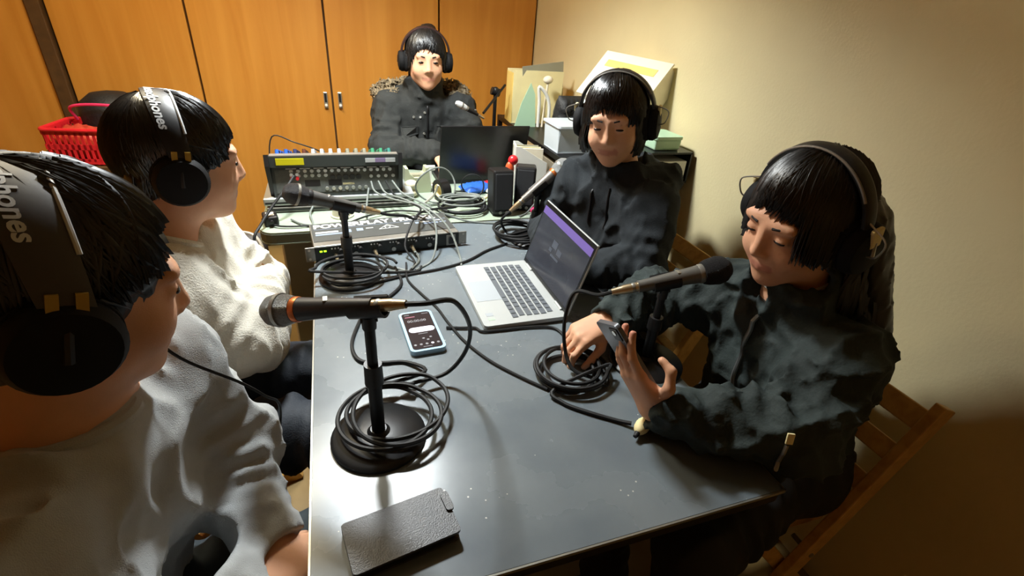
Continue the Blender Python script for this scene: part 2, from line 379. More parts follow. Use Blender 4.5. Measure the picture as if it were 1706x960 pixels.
# ------------------------------------------------------------------ folding chairs
def make_chair(name):
    """local: back towards +x, seat height 0.43, width along y"""
    c = empty(name, (0, 0, 0))
    W = 0.21
    def bar(a, b, wy, th):
        a = Vector(a); b = Vector(b); F = frame(b-a, (0, 1, 0)); return MB().box((a+b)/2, (wy, th, (b-a).length), F, 0.003)
    for s in (-1, 1):
        bar((-0.19, s*W, 0.0), (0.155, s*W, 0.755), 0.022, 0.046).build('side_post', M_CHAIR, c)
        bar((0.20, s*(W-0.026), 0.0), (-0.15, s*(W-0.026), 0.415), 0.020, 0.036).build('rear_leg', M_CHAIR, c)
        bar((-0.19, s*(W-0.052), 0.415), (0.06, s*(W-0.052), 0.405), 0.020, 0.030).build('seat_rail', M_CHAIR, c)
        MB().cyl((-0.02, s*(W+0.014), 0.365), (-0.02, s*(W-0.04), 0.365), 0.006, seg=10).build('pivot_bolt', M_STEEL, c, True)
    for z, h in ((0.715, 0.042), (0.635, 0.036), (0.555, 0.036)):
        x = -0.19+0.345*z/0.755; bar((x-0.012-0.008, 0, z-h/2), (x+0.012-0.008, 0, z+h/2), 2*W-0.02, 0.012).build('back_slat', M_CHAIR, c)
    for i in range(6): MB().box((-0.185+i*0.047, 0, 0.427-i*0.002), (0.038, 2*W-0.09, 0.014), None, 0.003).build('seat_slat', M_CHAIR, c)
    MB().cyl((-0.155, -W, 0.08), (-0.155, W, 0.08), 0.010, seg=10).build('front_rung', M_CHAIR, c, True)
    MB().cyl((0.165, -W+0.03, 0.04), (0.165, W-0.03, 0.04), 0.010, seg=10).build('rear_rung', M_CHAIR, c, True)
    return c
ch = make_chair('folding_chair')
spots = [((0.93, 0.615), 0, 'wooden slatted folding chair under the person at the near right corner'),
         ((0.95, 1.215), 0, 'wooden slatted folding chair under the person beside the open silver laptop'),
         ((-0.46, 0.47), PI, 'wooden folding chair under the person in the grey sweatshirt'),
         ((-0.42, 1.02), PI, 'wooden folding chair under the person in the white sweater'),
         ((0.42, 2.58), PI/2, 'wooden folding chair behind the far table under the person in the parka')]
for i, ((x, y), a, lb) in enumerate(spots):
    o = ch if i == 0 else copy_tree(ch)
    o.location = (x, y, 0); o.rotation_euler = (0, 0, a); tag(o, lb, 'chair', 'wooden folding chairs around the tables')

# ------------------------------------------------------------------ laptop (silver, screen towards -x)
lp = empty('laptop', (0.400, 1.093, TZ+0.0005), 0, 'open silver laptop with dark purple-topped screen on the black table', 'laptop')
MB().prism(rrect(0.217, 0.320, 0.010), 0.011, M4((0, 0, 0.003))).build('base', M_ALU, lp)
for sx in (-0.09, 0.09): MB().box((sx, 0, 0.0015), (0.012, 0.26, 0.003)).build('rubber_foot', M_BLACK, lp)
MB().box((-0.062, 0.005, 0.0142), (0.070, 0.105, 0.0008), None, 0.0).build('trackpad', M_PAD, lp)
kw = MB().box((0, 0, 0), (0.0145, 0.0165, 0.0016), None, 0.0006, 1).mesh('key', M_KEY)
kwide = {}
def key(x, y, ly):
    k = round(ly, 4)
    if k not in kwide: kwide[k] = kw if abs(ly-0.0165) < 1e-5 else MB().box((0, 0, 0), (0.0145, ly, 0.0016), None, 0.0006, 1).mesh('key', M_KEY)
    return link('key', kwide[k], lp, (x, y, 0.0150))
rows = [(0.0725, [0.0165]*13+[0.0165]), (0.0535, [0.0165]*13+[0.026]), (0.0345, [0.022]+[0.0165]*12+[0.020]), (0.0155, [0.026]+[0.0165]*11+[0.034]), (-0.0035, [0.034]+[0.0165]*10+[0.040])]
for xr, ks in rows:
    tot = sum(ks)+0.0024*(len(ks)-1); y = tot/2
    for k in ks: key(xr, y-k/2, k); y -= k+0.0024
y = 0.135
for k in [0.0165, 0.0165, 0.0165, 0.020, 0.096, 0.020, 0.0165, 0.0165, 0.0165, 0.0165]:
    key(-0.0225, y-k/2, k); y -= k+0.0024
MB().box((-0.083, -0.112, 0.0142), (0.018, 0.014, 0.0006)).build('sticker', M_PAD, lp); MB().box((-0.083, -0.132, 0.0142), (0.016, 0.010, 0.0006)).build('sticker', M_MINT, lp)
ang = math.atan2(0.562-0.507, 0.897-0.716)   # lean of the lid
RL = rot(y=ang); hp = Vector((0.104, 0, 0.015)); LH = 0.198
lid = MB().box(hp+RL @ Vector((0.004, 0, LH/2)), (0.006, 0.320, LH), RL, 0.002).build('lid', M_ALU, lp)
MB().box(hp+RL @ Vector((0.0004, 0, LH/2)), (0.0012, 0.316, LH-0.004), RL).build('bezel', M_BEZEL, lid)
MB().box(hp+RL @ Vector((-0.0004, 0, LH/2-0.002)), (0.0010, 0.304, LH-0.030), RL).build('screen', M_SCREEN, lid)
MB().box(hp+RL @ Vector((-0.0011, 0, LH-0.0245)), (0.0008, 0.304, 0.021), RL).build('screen_bar', M_PURPLE, lid)
for dy, dz, sy, sz in ((0.02, 0.115, 0.03, 0.02), (-0.015, 0.105, 0.026, 0.016), (0.0, 0.085, 0.05, 0.006), (0.035, 0.095, 0.016, 0.010)):
    MB().box(hp+RL @ Vector((-0.0011, dy, dz)), (0.0006, sy, sz), RL).build('screen_figure', M_UID, lid)
MB().cyl((0.104, -0.13, 0.014), (0.104, -0.09, 0.014), 0.005, seg=10).cyl((0.104, 0.13, 0.014), (0.104, 0.09, 0.014), 0.005, seg=10).build('hinge', M_ALU, lp, True)

# black laptop of the person at the back, its lid towards us
bl = empty('laptop', (0.585, 2.06, TZ+0.0005), 0, 'large black laptop with its lid back towards us on the pale green table', 'laptop')
MB().prism(rrect(0.375, 0.245, 0.010), 0.020, M4((0, 0.10, 0))).build('base', M_BLACK, bl)
RB = rot(x=math.radians(14)); LZ = 0.245
MB().box(Vector((0, -0.022, 0.018))+RB @ Vector((0, 0, LZ/2)), (0.375, 0.007, LZ), RB, 0.003).build('lid', mat('black_laptop_lid', (24, 24, 25), 0.32), bl)
MB().box(Vector((0, -0.018, 0.018))+RB @ Vector((0, 0.0015, LZ/2)), (0.35, 0.001, LZ-0.03), RB).build('screen', M_SCREEN, bl)
MB().box((0, 0.11, 0.0205), (0.30, 0.10, 0.001)).build('keyboard', M_BEZEL, bl)

# phone in light blue case on the table, recorder page on screen
ph = empty('smartphone', (0.1445, 0.957, TZ+0.0005), math.radians(3.0), 'phone in a light blue case lying screen up on the table', 'phone')
MB().prism(rrect(0.080, 0.162, 0.012), 0.0125).build('case', M_BLUECASE, ph, False)
MB().prism(rrect(0.068, 0.149, 0.008), 0.0006, M4((0, 0, 0.0125))).build('screen', M_PHSCR, ph)
def pill(w, h, c, m, nm): return MB().prism(rrect(w, h, h/2-0.0002), 0.0004, M4((c[0], c[1], 0.0131))).build(nm, m, ph)
pill(0.060, 0.020, (0.001, 0.000, 0), M_UIW, 'screen_button')
text('timer_digits', '00:00:00', 0.0130, M_UIG, ph, M4((-0.0255, 0.0335, 0.0132)), 0.0002)
pill(0.012, 0.002, (-0.022, 0.066, 0), M_UIG, 'status_text'); pill(0.016, 0.002, (0.022, 0.066, 0), M_UIG, 'status_text')
pill(0.024, 0.003, (-0.016, 0.056, 0), mat('screen_pink', (150, 96, 110), 0.3, emit=((150, 96, 110), 0.3)), 'status_text')
pill(0.022, 0.002, (0.0, -0.017, 0), M_UIG, 'caption')
for i, x in enumerate((-0.026, -0.013, 0.0, 0.013, 0.026)): pill(0.0065, 0.0065, (x, -0.058, 0), M_UIW if i == 3 else M_UIG, 'screen_icon')
for x, y in ((-0.003, -0.036), (0.006, -0.043), (0.014, -0.034)): pill(0.006, 0.005, (x, y, 0), M_UIG, 'screen_icon')
pill(0.020, 0.0016, (0.0, -0.068, 0), M_UIG, 'home_bar')

# folio on the near edge
fo = empty('phone_folio', (0.033, 0.459, TZ+0.0005), math.radians(9.5), 'black closed phone folio lying at the near edge of the table', 'phone case')
MB().prism(rrect(0.153, 0.082, 0.006), 0.0045, M4((0, 0, 0.0160))).build('front_cover', M_FOLIO, fo)
MB().prism(rrect(0.151, 0.080, 0.006), 0.0035, M4((0, 0, 0))).build('back_cover', M_FOLIO, fo)
MB().prism(rrect(0.144, 0.073, 0.006), 0.0135, M4((-0.001, 0.001, 0.003))).build('phone_body', M_BLACK, fo)
MB().box((-0.0745, 0, 0.010), (0.004, 0.080, 0.020), None, 0.0015).build('spine', M_FOLIO, fo)
MB().prism(rrect(0.012, 0.034, 0.005), 0.0035, M4((0.0745, 0.012, 0.0205))).build('clasp', M_FOLIO, fo)

# ------------------------------------------------------------------ microphones and table stands
def sub(c, x): return (c[0]-x[0], c[1]-x[1], c[2]-x[2])
def table_stand(base, clip, label, disc=0.082):
    s = empty('microphone_stand', (base[0], base[1], TZ+0.0003), 0, label, 'microphone stand', 'table microphone stands')
    MB().lathe([(0, 0), (disc, 0), (disc, 0.006), (disc-0.006, 0.011), (0.02, 0.016), (0.014, 0.022), (0, 0.022)], seg=40).build('base', M_BLACKM, s, True)
    h = clip[2]-TZ-0.025
    MB().cyl((0, 0, 0.018), (0, 0, h*0.62), 0.0115, seg=16).build('pole', M_BLACKM, s, True)
    MB().cyl((0, 0, h*0.50), (0, 0, h*0.66), 0.0155, 0.0145, seg=16).build('clutch', M_BLACK, s, True)
    MB().cyl((0, 0, h*0.6), (0, 0, h), 0.0085, seg=14).build('inner_pole', M_BLACKM, s, True)
    return s, h
def microphone(head, tail, label, grille=None, body=None, foam=False, thin=1.0, ring=None):
    """dynamic microphone from grille centre 'head' to the end of the cable plug 'tail'; held by a clip"""
    H = Vector(head); T = Vector(tail); L = (T-H).length; d = (T-H)/L; F = frame(d)
    m = empty('microphone', H, 0, label, 'microphone', 'handheld microphones on the stands'); M = F.to_4x4() @ Matrix.Diagonal((thin, thin, 1, 1))
    k = L/0.22
    R = 0.0265 if not foam else 0.030
    MB().lathe([(0, -R*1.0), (R*0.55, -R*0.88), (R*0.88, -R*0.5), (R*1.0, 0), (R*0.97, 0.006), (R*0.90, 0.020), (R*0.78, 0.030), (0, 0.030)], M, 24).build('grille', (M_FOAM if foam else (grille or M_GRILLE)), m, True)
    if not foam: MB().lathe([(0, 0.003), (R*1.03, 0.003), (R*1.03, 0.009), (0, 0.009)], M, 24).build('grille_ring', M_STEEL, m, True)
    MB().lathe([(0, 0.030), (0.020, 0.030), (0.0205, 0.036), (0.0195, 0.040), (0, 0.040)], M, 24).build('collar', ring or M_COPPER, m, True)
    e = L-0.055*k
    MB().lathe([(0, 0.038), (0.0190, 0.038), (0.0175, 0.060), (0.0125, e-0.01), (0.0125, e), (0, e)], M, 24).build('handle', body or M_BLACK, m, True)
    pg = MB().lathe([(0, e-0.004), (0.0098, e-0.004), (0.0098, e+0.030), (0.0085, e+0.036), (0.0065, L), (0, L)], M, 18).build('plug', M_NICKEL, m, True)
    MB().lathe([(0.0101, e+0.006), (0.0106, e+0.008), (0.0106, e+0.011), (0.0101, e+0.013)], M, 18).build('plug_ring', M_STEEL, pg, True)
    sw = F @ Vector((0.0, 0.0, 0.085))
    q = MB().box(sw+Vector((0, 0, 0.0155)), (0.008, 0.014, 0.004), None, 0.001).build('switch', M_STEEL, m)
    return m, H, T, d
def clip(stand, clip_world, base, d):
    """mic clip on top of a stand: part of the stand"""
    c = Vector(clip_world)-Vector((base[0], base[1], TZ+0.0003)); d = Vector(d); F = frame(d, (0, 0, 1))
    t = MB(); n = 14; seg = []
    for zz_ in (-0.028, 0.028):
        ring = []
        for rr in (0.0155, 0.0195):
            for i in range(n+1):
                a = math.radians(60)+math.radians(240)*i/n + 0
                ring.append(c+F @ Vector((rr*math.cos(a), rr*math.sin(a), zz_)))
        seg.append([t.bm.verts.new(p) for p in ring])
    A, B = seg; k = n+1
    for i in range(n):
        t.bm.faces.new((A[i], A[i+1], B[i+1], B[i])); t.bm.faces.new((A[k+i+1], A[k+i], B[k+i], B[k+i+1]))
        t.bm.faces.new((A[i+1], A[i], A[k+i], A[k+i+1])); t.bm.faces.new((B[i], B[i+1], B[k+i+1], B[k+i]))
    for i in (0, n): t.bm.faces.new((A[i], B[i], B[k+i], A[k+i]))
    t.build('clip', M_BLACK, stand, True)
    t = MB(); t.cyl(c+Vector((0, 0, -0.040)), c+Vector((0, 0, -0.017)), 0.011, 0.012, 14); t.cyl(c+Vector((-0.013, 0, -0.022)), c+Vector((0.013, 0, -0.022)), 0.007, seg=12)
    t.build('clip_joint', M_BLACK, stand, True)
def mic_set(base, clip_w, head, tail, slabel, mlabel, **kw):
    H = Vector(head); T = Vector(tail); d = (T-H).normalized(); cw = Vector(clip_w)
    off = (cw-H)-d*((cw-H).dot(d)); H2 = H+off; T2 = T+off           # axis through the clip
    st, h = table_stand(base, clip_w, slabel); clip(st, clip_w, base, d)
    m, *_ = microphone(H2, T2, mlabel, **kw); return H2, T2
m1 = mic_set((0.02, 0.66), (0.02, 0.66, 0.975), (-0.114, 0.732, 0.945), (0.073, 0.631, 0.993), 'black round-based microphone stand nearest us, ringed by coiled cable', 'black microphone with steel grille nearest us, pointing left')
m2 = mic_set((0.0, 1.27), (0.0, 1.27, 0.912), (-0.108, 1.245, 0.956), (0.092, 1.294, 0.878), 'black microphone stand in front of the flat rack unit', 'black microphone with dark grille in front of the mixer', ring=M_BLACK, grille=M_GRILLED, body=mat('mic_body_worn', (92, 92, 90), 0.4, 0.4))
m3 = mic_set((0.615, 0.735), (0.615, 0.735, 0.912), (0.716, 0.715, 0.943), (0.507, 0.763, 0.888), 'black microphone stand in front of the person holding a phone', 'microphone with black foam head pointing at the near right person', ring=M_STEEL, foam=True, body=mat('mic_body_grey', (112, 110, 104), 0.4, 0.5))
m4 = mic_set((0.60, 1.42), (0.60, 1.42, 0.885), (0.676, 1.42, 0.951), (0.509, 1.417, 0.81), 'black microphone stand standing behind the silver laptop', 'slanting microphone with pale grille behind the silver laptop', grille=mat('mic_grille_pale', (170, 174, 174), 0.4, 0.5, bump=1.0, bscale=900), body=mat('mic_body_grey2', (118, 114, 108), 0.4, 0.5))

# boom microphone in front of the person at the back
bs = empty('microphone_stand', (0.745, 2.40, 0), 0, 'black boom stand beside the yellow folder at the back', 'microphone stand', 'floor microphone stands')
MB().cyl((0, 0, 0.02), (0, 0, 1.03), 0.009, seg=10).build('pole', M_BLACKM, bs, True)
for k in range(3):
    a = k*2*PI/3+0.5; MB().tube([(0, 0, 0.10), (0.10*math.cos(a), 0.10*math.sin(a), 0.012)], 0.008, 8).build('leg', M_BLACKM, bs, True)
MB().cyl((0.02, 0, 1.02), (-0.02, 0, 1.03), 0.018, seg=12).sphere((0, 0, 1.03), 0.018).build('clutch', M_BLACK, bs, True)
MB().tube([(0.05, 0.01, 1.055), (-0.085, -0.10, 0.945)], 0.006, 8).build('boom', M_BLACKM, bs, True)
bmc, *_ = microphone((0.545, 2.275, 0.985), (0.660, 2.295, 0.925), 'small silver-tipped microphone on the boom before the person in the parka', grille=M_WHITEP, body=M_BLACK, thin=0.55, ring=M_STEEL)

# ------------------------------------------------------------------ flat rack unit (headphone amplifier)
rk = empty('rack_amplifier', (0.118, 1.49, TZ+0.0005), math.radians(5.5), 'flat grey rack headphone amplifier with white lettering on top', 'amplifier')
RW, RD, RH = 0.435, 0.17, 0.044
MB().box((0, 0, RH/2+0.002), (RW, RD, RH), None, 0.0015).build('chassis', M_STEEL, rk)
MB().box((0, 0.013, RH+0.0028), (RW-0.006, RD-0.034, 0.0012)).build('top_plate', M_RACKTOP, rk)
MB().box((0, -RD/2-0.002, RH/2+0.002), (RW-0.002, 0.005, RH-0.002), None, 0.001).build('front_panel', mat('rack_front_dark', (36, 38, 34), 0.4, 0.3, var=0.3, vscale=18), rk)
for s_ in (-1, 1):
    e = MB().box((s_*(RW/2+0.012), -RD/2-0.002, RH/2+0.002), (0.026, 0.004, RH), None, 0.0012).build('rack_ear', M_STEEL, rk)
    for dz in (-0.014, 0.014): MB().cyl((s_*(RW/2+0.014), -RD/2-0.0038, RH/2+0.002+dz), (s_*(RW/2+0.014), -RD/2-0.0048, RH/2+0.002+dz), 0.0036, seg=10).build('ear_slot', M_CABW, e)
TT = RH+0.0036
text('lettering', 'POWERPLAY PRO-XL', 0.0405, M_WHITEP, rk, M4((-0.208, 0.042, TT)), 0.0016, 1.0)
def mark(x, y, w_, h_, m, nm='print_mark'): return MB().box((x, y, TT), (w_, h_, 0.0006)).build(nm, m, rk)
mark(0.0, 0.033, 0.415, 0.0016, M_PRINTB)
mark(-0.172, 0.008, 0.066, 0.011, M_WHITEP); mark(-0.166, -0.008, 0.080, 0.010, M_PRINTB); mark(-0.114, 0.004, 0.026, 0.022, M_PRINTB); mark(-0.075, 0.006, 0.020, 0.020, M_PRINTB); mark(-0.045, 0.010, 0.022, 0.005, M_WHITEP)
mark(0.075, 0.018, 0.018, 0.008, M_WHITEP); mark(0.108, 0.014, 0.012, 0.014, M_PRINTB); mark(0.135, 0.018, 0.030, 0.010, M_WHITEP); mark(0.150, 0.004, 0.050, 0.010, M_PRINTB); mark(0.180, 0.022, 0.030, 0.006, M_WHITEP); mark(0.192, 0.006, 0.022, 0.006, M_PRINTB)
t = MB()      # triangle emblem with an ear shape inside
for a, b in (((-0.030, -0.008), (0.0, 0.024)), ((0.0, 0.024), (0.032, -0.006)), ((-0.030, -0.008), (0.032, -0.006))):
    t.tube([(a[0]+0.012, a[1], TT), (b[0]+0.012, b[1], TT)], 0.0013, 5)
t.tube(catmull([(0.004, -0.003, TT), (0.002, 0.010, TT), (0.014, 0.013, TT), (0.020, 0.005, TT), (0.012, -0.003, TT)], 4), 0.0012, 5)
t.build('emblem', M_WHITEP, rk)
ledm = MB().box((0, 0, 0), (0.007, 0.002, 0.004)).mesh('led', M_LED)
for i in range(2): link('led', ledm, rk, (-0.200+i*0.011, -RD/2-0.0055, RH*0.72))
knm = MB().cyl((0, 0, 0), (0, -0.012, 0), 0.0075, 0.0062, 14).mesh('knob', M_BLACK, True)
jkm = MB().cyl((0, 0, 0), (0, -0.003, 0), 0.0068, seg=14).mesh('jack', M_STEEL, True)
dtm = MB().cyl((0, 0, 0), (0, -0.0012, 0), 0.0024, seg=8).mesh('print_dot', M_WHITEP)
for g in range(6):
    x = -0.160+g*0.056
    link('knob', knm, rk, (x+0.014, -RD/2-0.0045, RH*0.66)); link('jack', jkm, rk, (x, -RD/2-0.0045, RH*0.33))
    for q in range(3): link('print_dot', dtm, rk, (x-0.010+q*0.009, -RD/2-0.0045, RH*0.84))
MB().box((0.190, -RD/2-0.004, RH*0.5), (0.030, 0.004, 0.036), None, 0.001).build('switch_plate', M_STEEL, rk)
MB().box((0.190, -RD/2-0.008, RH*0.5), (0.016, 0.006, 0.022), None, 0.001).build('power_switch', M_BLACK, rk)

# ------------------------------------------------------------------ units under the mixer, mixer
s1 = empty('rack_player', (0.0, 1.93, TZ+0.0005), 0, 'flat silver unit at the bottom under the mixer', 'audio unit')
MB().box((0, 0, 0.011), (0.50, 0.28, 0.016), None, 0.002).build('body', M_STEEL, s1)
MB().box((0, -0.1405, 0.011), (0.47, 0.003, 0.008)).build('dark_slot', M_BLACK, s1)
for sx in (-0.2, 0.2): MB().cyl((sx, -0.10, 0), (sx, -0.10, 0.004), 0.012, seg=12).build('foot', M_BLACK, s1)
s2 = empty('rack_player', (0.0, 1.935, TZ+0.0205), 0, 'white slab-like unit directly under the mixer', 'audio unit')
MB().box((0, 0, 0.017), (0.515, 0.28, 0.026), None, 0.003).build('body', M_ALU, s2)
MB().box((0, -0.1405, 0.014), (0.505, 0.003, 0.006)).build('dark_slot', M_BLACK, s2)
for sx in (-0.2, 0.2): MB().cyl((sx, -0.10, 0), (sx, -0.10, 0.005), 0.012, seg=12).build('foot', M_BLACK, s2)

mx = empty('mixing_console', (-0.007, 1.955, TZ+0.0515), 0, 'dark grey mixing console with rows of knobs and a yellow label', 'mixer')
M_MIX = mat('mixer_dark_grey', (62, 68, 66), 0.5, 0.15); M_MIXP = mat('mixer_jack_panel', (88, 92, 88), 0.45, 0.2, var=0.2, vscale=60)
MW = 0.425
prof = [(-0.150, 0.0), (0.165, 0.0), (0.165, 0.055), (-0.120, 0.142), (-0.150, 0.142), (-0.150, 0.105), (-0.128, 0.098), (-0.150, 0.010)]
t = MB(); t.prism(prof, MW, Matrix(((0, 0, 1, -MW/2), (1, 0, 0, 0), (0, 1, 0, 0), (0, 0, 0, 1)))); t.build('body', M_MIX, mx)
for s_ in (-1, 1):
    pc = [(-0.165, 0.112), (-0.155, 0.150), (0.175, 0.062), (0.175, 0.0), (-0.130, 0.0)]
    MB().prism(pc, 0.014, Matrix(((0, 0, 1, s_*(MW/2+0.007)-0.007), (1, 0, 0, 0), (0, 1, 0, 0), (0, 0, 0, 1)))).build('side_cheek', M_BLACK, mx)
def onback(x, z):   # a point on the sloping jack panel
    f = (z-0.010)/0.088; return Vector((x, -0.150+0.022*f-0.0005, z))
Rb = rot(x=-math.atan2(0.022, 0.088))
MB().box(onback(0, 0.052), (MW-0.02, 0.002, 0.078), Rb).build('jack_panel', M_MIXP, mx)
MB().box((-0.148, -0.1512, 0.124), (0.088, 0.002, 0.022)).build('yellow_label', M_YELLOW, mx)
MB().box((0.115, -0.1512, 0.124), (0.034, 0.002, 0.014)).build('label', M_WHITEP, mx); MB().box((0.150, -0.1512, 0.124), (0.036, 0.002, 0.014)).build('label', M_PURPLEL, mx); MB().box((0.185, -0.1512, 0.124), (0.034, 0.002, 0.014)).build('label', M_WHITEP, mx)
MB().box((0.0, -0.135, 0.1435), (MW-0.004, 0.028, 0.003)).build('top_lip', M_STEEL, mx)
jm = MB().cyl((0, 0, 0), (0, -0.005, 0), 0.0070, 0.0062, 12).cyl((0, -0.005, 0), (0, -0.0055, 0), 0.0035, seg=8).mesh('jack', M_SILVER, True)
jb = MB().cyl((0, 0, 0), (0, -0.003, 0), 0.0095, seg=14).mesh('socket', M_BLACK, True)
for i in range(16):
    x = -0.150+i*0.0222
    link('jack', jm, mx, onback(x, 0.086))
    if i < 6: link('jack', jm, mx, onback(x, 0.071))
    if 6 <= i < 11: link('socket', jb, mx, onback(x, 0.062))
    if 5 <= i < 12: link('jack', jm, mx, onback(x, 0.026))
for i in range(4): link('jack', jm, mx, onback(0.115+i*0.026, 0.064))
for i, m_ in enumerate((M_WHITEP, M_RED)):
    for k in range(2): MB().cyl(onback(-0.150+k*0.018, 0.078-i*0.014), onback(-0.150+k*0.018, 0.078-i*0.014)+Vector((0, -0.014, 0)), 0.0055, seg=10).build('phono_plug', m_, mx, True)
MB().box(onback(0.035, 0.040), (0.040, 0.002, 0.007), Rb).build('label', M_CREAM, mx)
MB().box(onback(-0.085, 0.045), (0.050, 0.003, 0.022), Rb).build('vent_plate', M_BLACK, mx)
MB().box(onback(-0.01, 0.045), (0.045, 0.003, 0.020), Rb).build('vent_plate', M_BLACK, mx)
for i in range(8): MB().box(onback(-0.150+i*0.045, 0.0935), (0.034, 0.0024, 0.0035), Rb).build('print_strip', M_WHITEP, mx)
# knobs on the sloping top (each a part)
cols = [M_BLUE, M_BLUE, mat('knob_navy', (40, 48, 90), 0.5), mat('knob_brown', (96, 50, 36), 0.5), M_WHITEP, M_WHITEP, M_WHITEP, M_WHITEP, M_GREYCARD, M_GREYCARD, M_GREYCARD, mat('knob_green', (70, 150, 110), 0.5), mat('knob_green', (70, 150, 110), 0.5), mat('knob_teal', (60, 130, 120), 0.5)]
kmesh = [MB().cyl((0, 0, 0), (0, 0, 0.017), 0.0072, 0.0055, 10).mesh('knob', m_, True) for m_ in cols]
kdark = MB().cyl((0, 0, 0), (0, 0, 0.014), 0.0075, 0.006, 10).mesh('knob', M_BLACK, True)
nrm = Vector((0, 0.087, 0.285)).normalized(); Rk = frame(nrm, (1, 0, 0)).to_euler()
for j in range(6):
    for i in range(14):
        f = j/7.0; y = -0.105+f*0.27; z = 0.142-0.087*((y+0.120)/0.285)
        o = link('knob', kmesh[(i) % 14] if j % 2 == 0 else kdark, mx, (-0.188+i*0.0288, y, z)); o.rotation_euler = Rk
fdm = MB().box((0, 0, 0.006), (0.010, 0.018, 0.012), None, 0.002).mesh('fader', M_WHITEP)
for i in range(14): o = link('fader', fdm, mx, (-0.188+i*0.0288, 0.145, 0.142-0.087*(0.265/0.285))); o.rotation_euler = Rk

# ------------------------------------------------------------------ desktop speakers
def speaker(x, y, rz, label):
    s = empty('desktop_speaker', (x, y, TZ+0.0005), rz, label, 'speaker', 'small black desktop speakers')
    MB().box((0, 0, 0.084), (0.078, 0.085, 0.160), rot(x=math.radians(-6)), 0.008).build('cabinet', M_BLACK, s)
    MB().box((0, 0.0, 0.004), (0.074, 0.080, 0.008), None, 0.002).build('foot', M_BLACK, s)
    MB().box((0, -0.044, 0.092), (0.066, 0.006, 0.135), rot(x=math.radians(-6)), 0.004).build('grille', mat('speaker_cloth', (34, 35, 38), 0.8, bump=0.4, bscale=900), s)
    for dx in (-0.012, 0.012): MB().cyl((dx, -0.046, 0.016), (dx, -0.054, 0.016), 0.006, seg=12).build('knob', M_STEEL, s, True)
    return s
speaker(0.562, 1.690, 0.0, 'small black desktop speaker on the green table, the one further from the wall')
speaker(0.672, 1.725, -0.35, 'small black desktop speaker angled on the green table, nearer the wall')

# ------------------------------------------------------------------ clutter on the pale green table
tr = empty('tape_roll', (0.372, 1.84, TZ+0.0005), math.radians(20), 'roll of black tape standing on edge among the cables', 'tape')
MT = M4((0, 0, 0.0425), rot(y=PI/2))
MB().lathe([(0.026, -0.018), (0.0425, -0.018), (0.0425, 0.018), (0.026, 0.018), (0.026, -0.018)], MT, 32).build('tape_winding', M_BLACK, tr, True)
MB().lathe([(0.0255, -0.018), (0.0255, 0.018), (0.023, 0.018), (0.023, -0.018), (0.0255, -0.018)], MT, 32).build('core', M_CREAM, tr, True)
t = MB(); U = [(-0.052, 0), (0.052, 0), (0.056, 0.02), (0.046, 0.10), (0.034, 0.10), (0.030, 0.078), (0.012, 0.062), (-0.012, 0.062), (-0.030, 0.078), (-0.036, 0.10), (-0.048, 0.10), (-0.056, 0.02)]
t.prism(U, 0.05, Matrix(((1, 0, 0, 0), (0, 0, 1, -0.025), (0, 1, 0, 0), (0, 0, 0, 1))))
jg = empty('tape_dispenser', (0.293, 1.965, TZ+0.0005), 0.05, 'pale grey-green U-shaped dispenser beside the mixer', 'dispenser'); t.build('body', mat('grey_green_plastic', (176, 182, 152), 0.5), jg)
MB().cyl((-0.03, 0, 0.066), (0.03, 0, 0.066), 0.010, seg=14).build('spindle', M_GREYCARD, jg, True)
for i, (x, y, z) in enumerate(((0.262, 1.898, 0.018), (0.262, 1.898, 0.050))):
    tag(MB().sphere((x, y, TZ+z+0.0005), (0.026, 0.024, 0.018)).build('ball_cushion', mat('yellow_cream', (232, 222, 160) if i else (226, 216, 186), 0.6), None, True), ('yellow-cream rounded pad on top of another beside the mixer' if i else 'white-cream rounded pad on the table beside the mixer'), 'pad')
tag(MB().box((0.36, 2.03, TZ+0.075), (0.045, 0.012, 0.022), None, 0.004).box((0.36, 2.03, TZ+0.032), (0.012, 0.010, 0.064)).box((0.36, 2.03, TZ+0.003), (0.05, 0.04, 0.006)).build('card_stand', M_WHITE), 'little white card on a short stand before the black laptop', 'card stand')
bp = empty('snack_packet', (0.535, 1.93, TZ+0.0005), math.radians(18), 'crumpled blue packet with red and white end on the green table', 'packet')
def pillow(lx, ly, h, n=14, seed=0):
    rg = np.random.default_rng(seed); v = []; f = []; J = rg.normal(size=(n+1, n+1))*0.12
    for s_ in (1, -1):
        for i in range(n+1):
            for j in range(n+1):
                a = -1+2*i/n; b = -1+2*j/n; z = h/2*(max(0, (1-a**4)*(1-b**4)))**0.6*(1+J[i, j]); v.append((a*lx/2, b*ly/2, h/2+s_*z))
    N = (n+1)**2
    for k in range(2):
        for i in range(n):
            for j in range(n): q = [k*N+i*(n+1)+j, k*N+(i+1)*(n+1)+j, k*N+(i+1)*(n+1)+j+1, k*N+i*(n+1)+j+1]; f.append(q if k == 0 else q[::-1])
    return v, f
v, f = pillow(0.13, 0.085, 0.034, seed=3); link('bag', mesh_from('bag', v, f, M_BLUE), bp)
v, f = pillow(0.045, 0.080, 0.030, seed=4); link('printed_end', mesh_from('printed_end', v, f, M_RED), bp, (0.075, 0.0, 0.001))
v, f = pillow(0.05, 0.05, 0.020, seed=5); link('white_flap', mesh_from('white_flap', v, f, M_WHITE), bp, (0.045, -0.055, 0.0))
rf = empty('toy_figure', (0.632, 1.80, TZ+0.0005), 0, 'red and orange figure standing behind the speakers', 'figure')
MB().cyl((0, 0, 0), (0, 0, 0.10), 0.010, 0.009, 12).build('stem', M_CREAM, rf, True); MB().sphere((0, 0, 0.13), (0.018, 0.016, 0.032)).build('body', M_ORANGE, rf, True); MB().sphere((0.012, 0, 0.165), (0.020, 0.018, 0.020)).build('head', M_RED, rf, True)
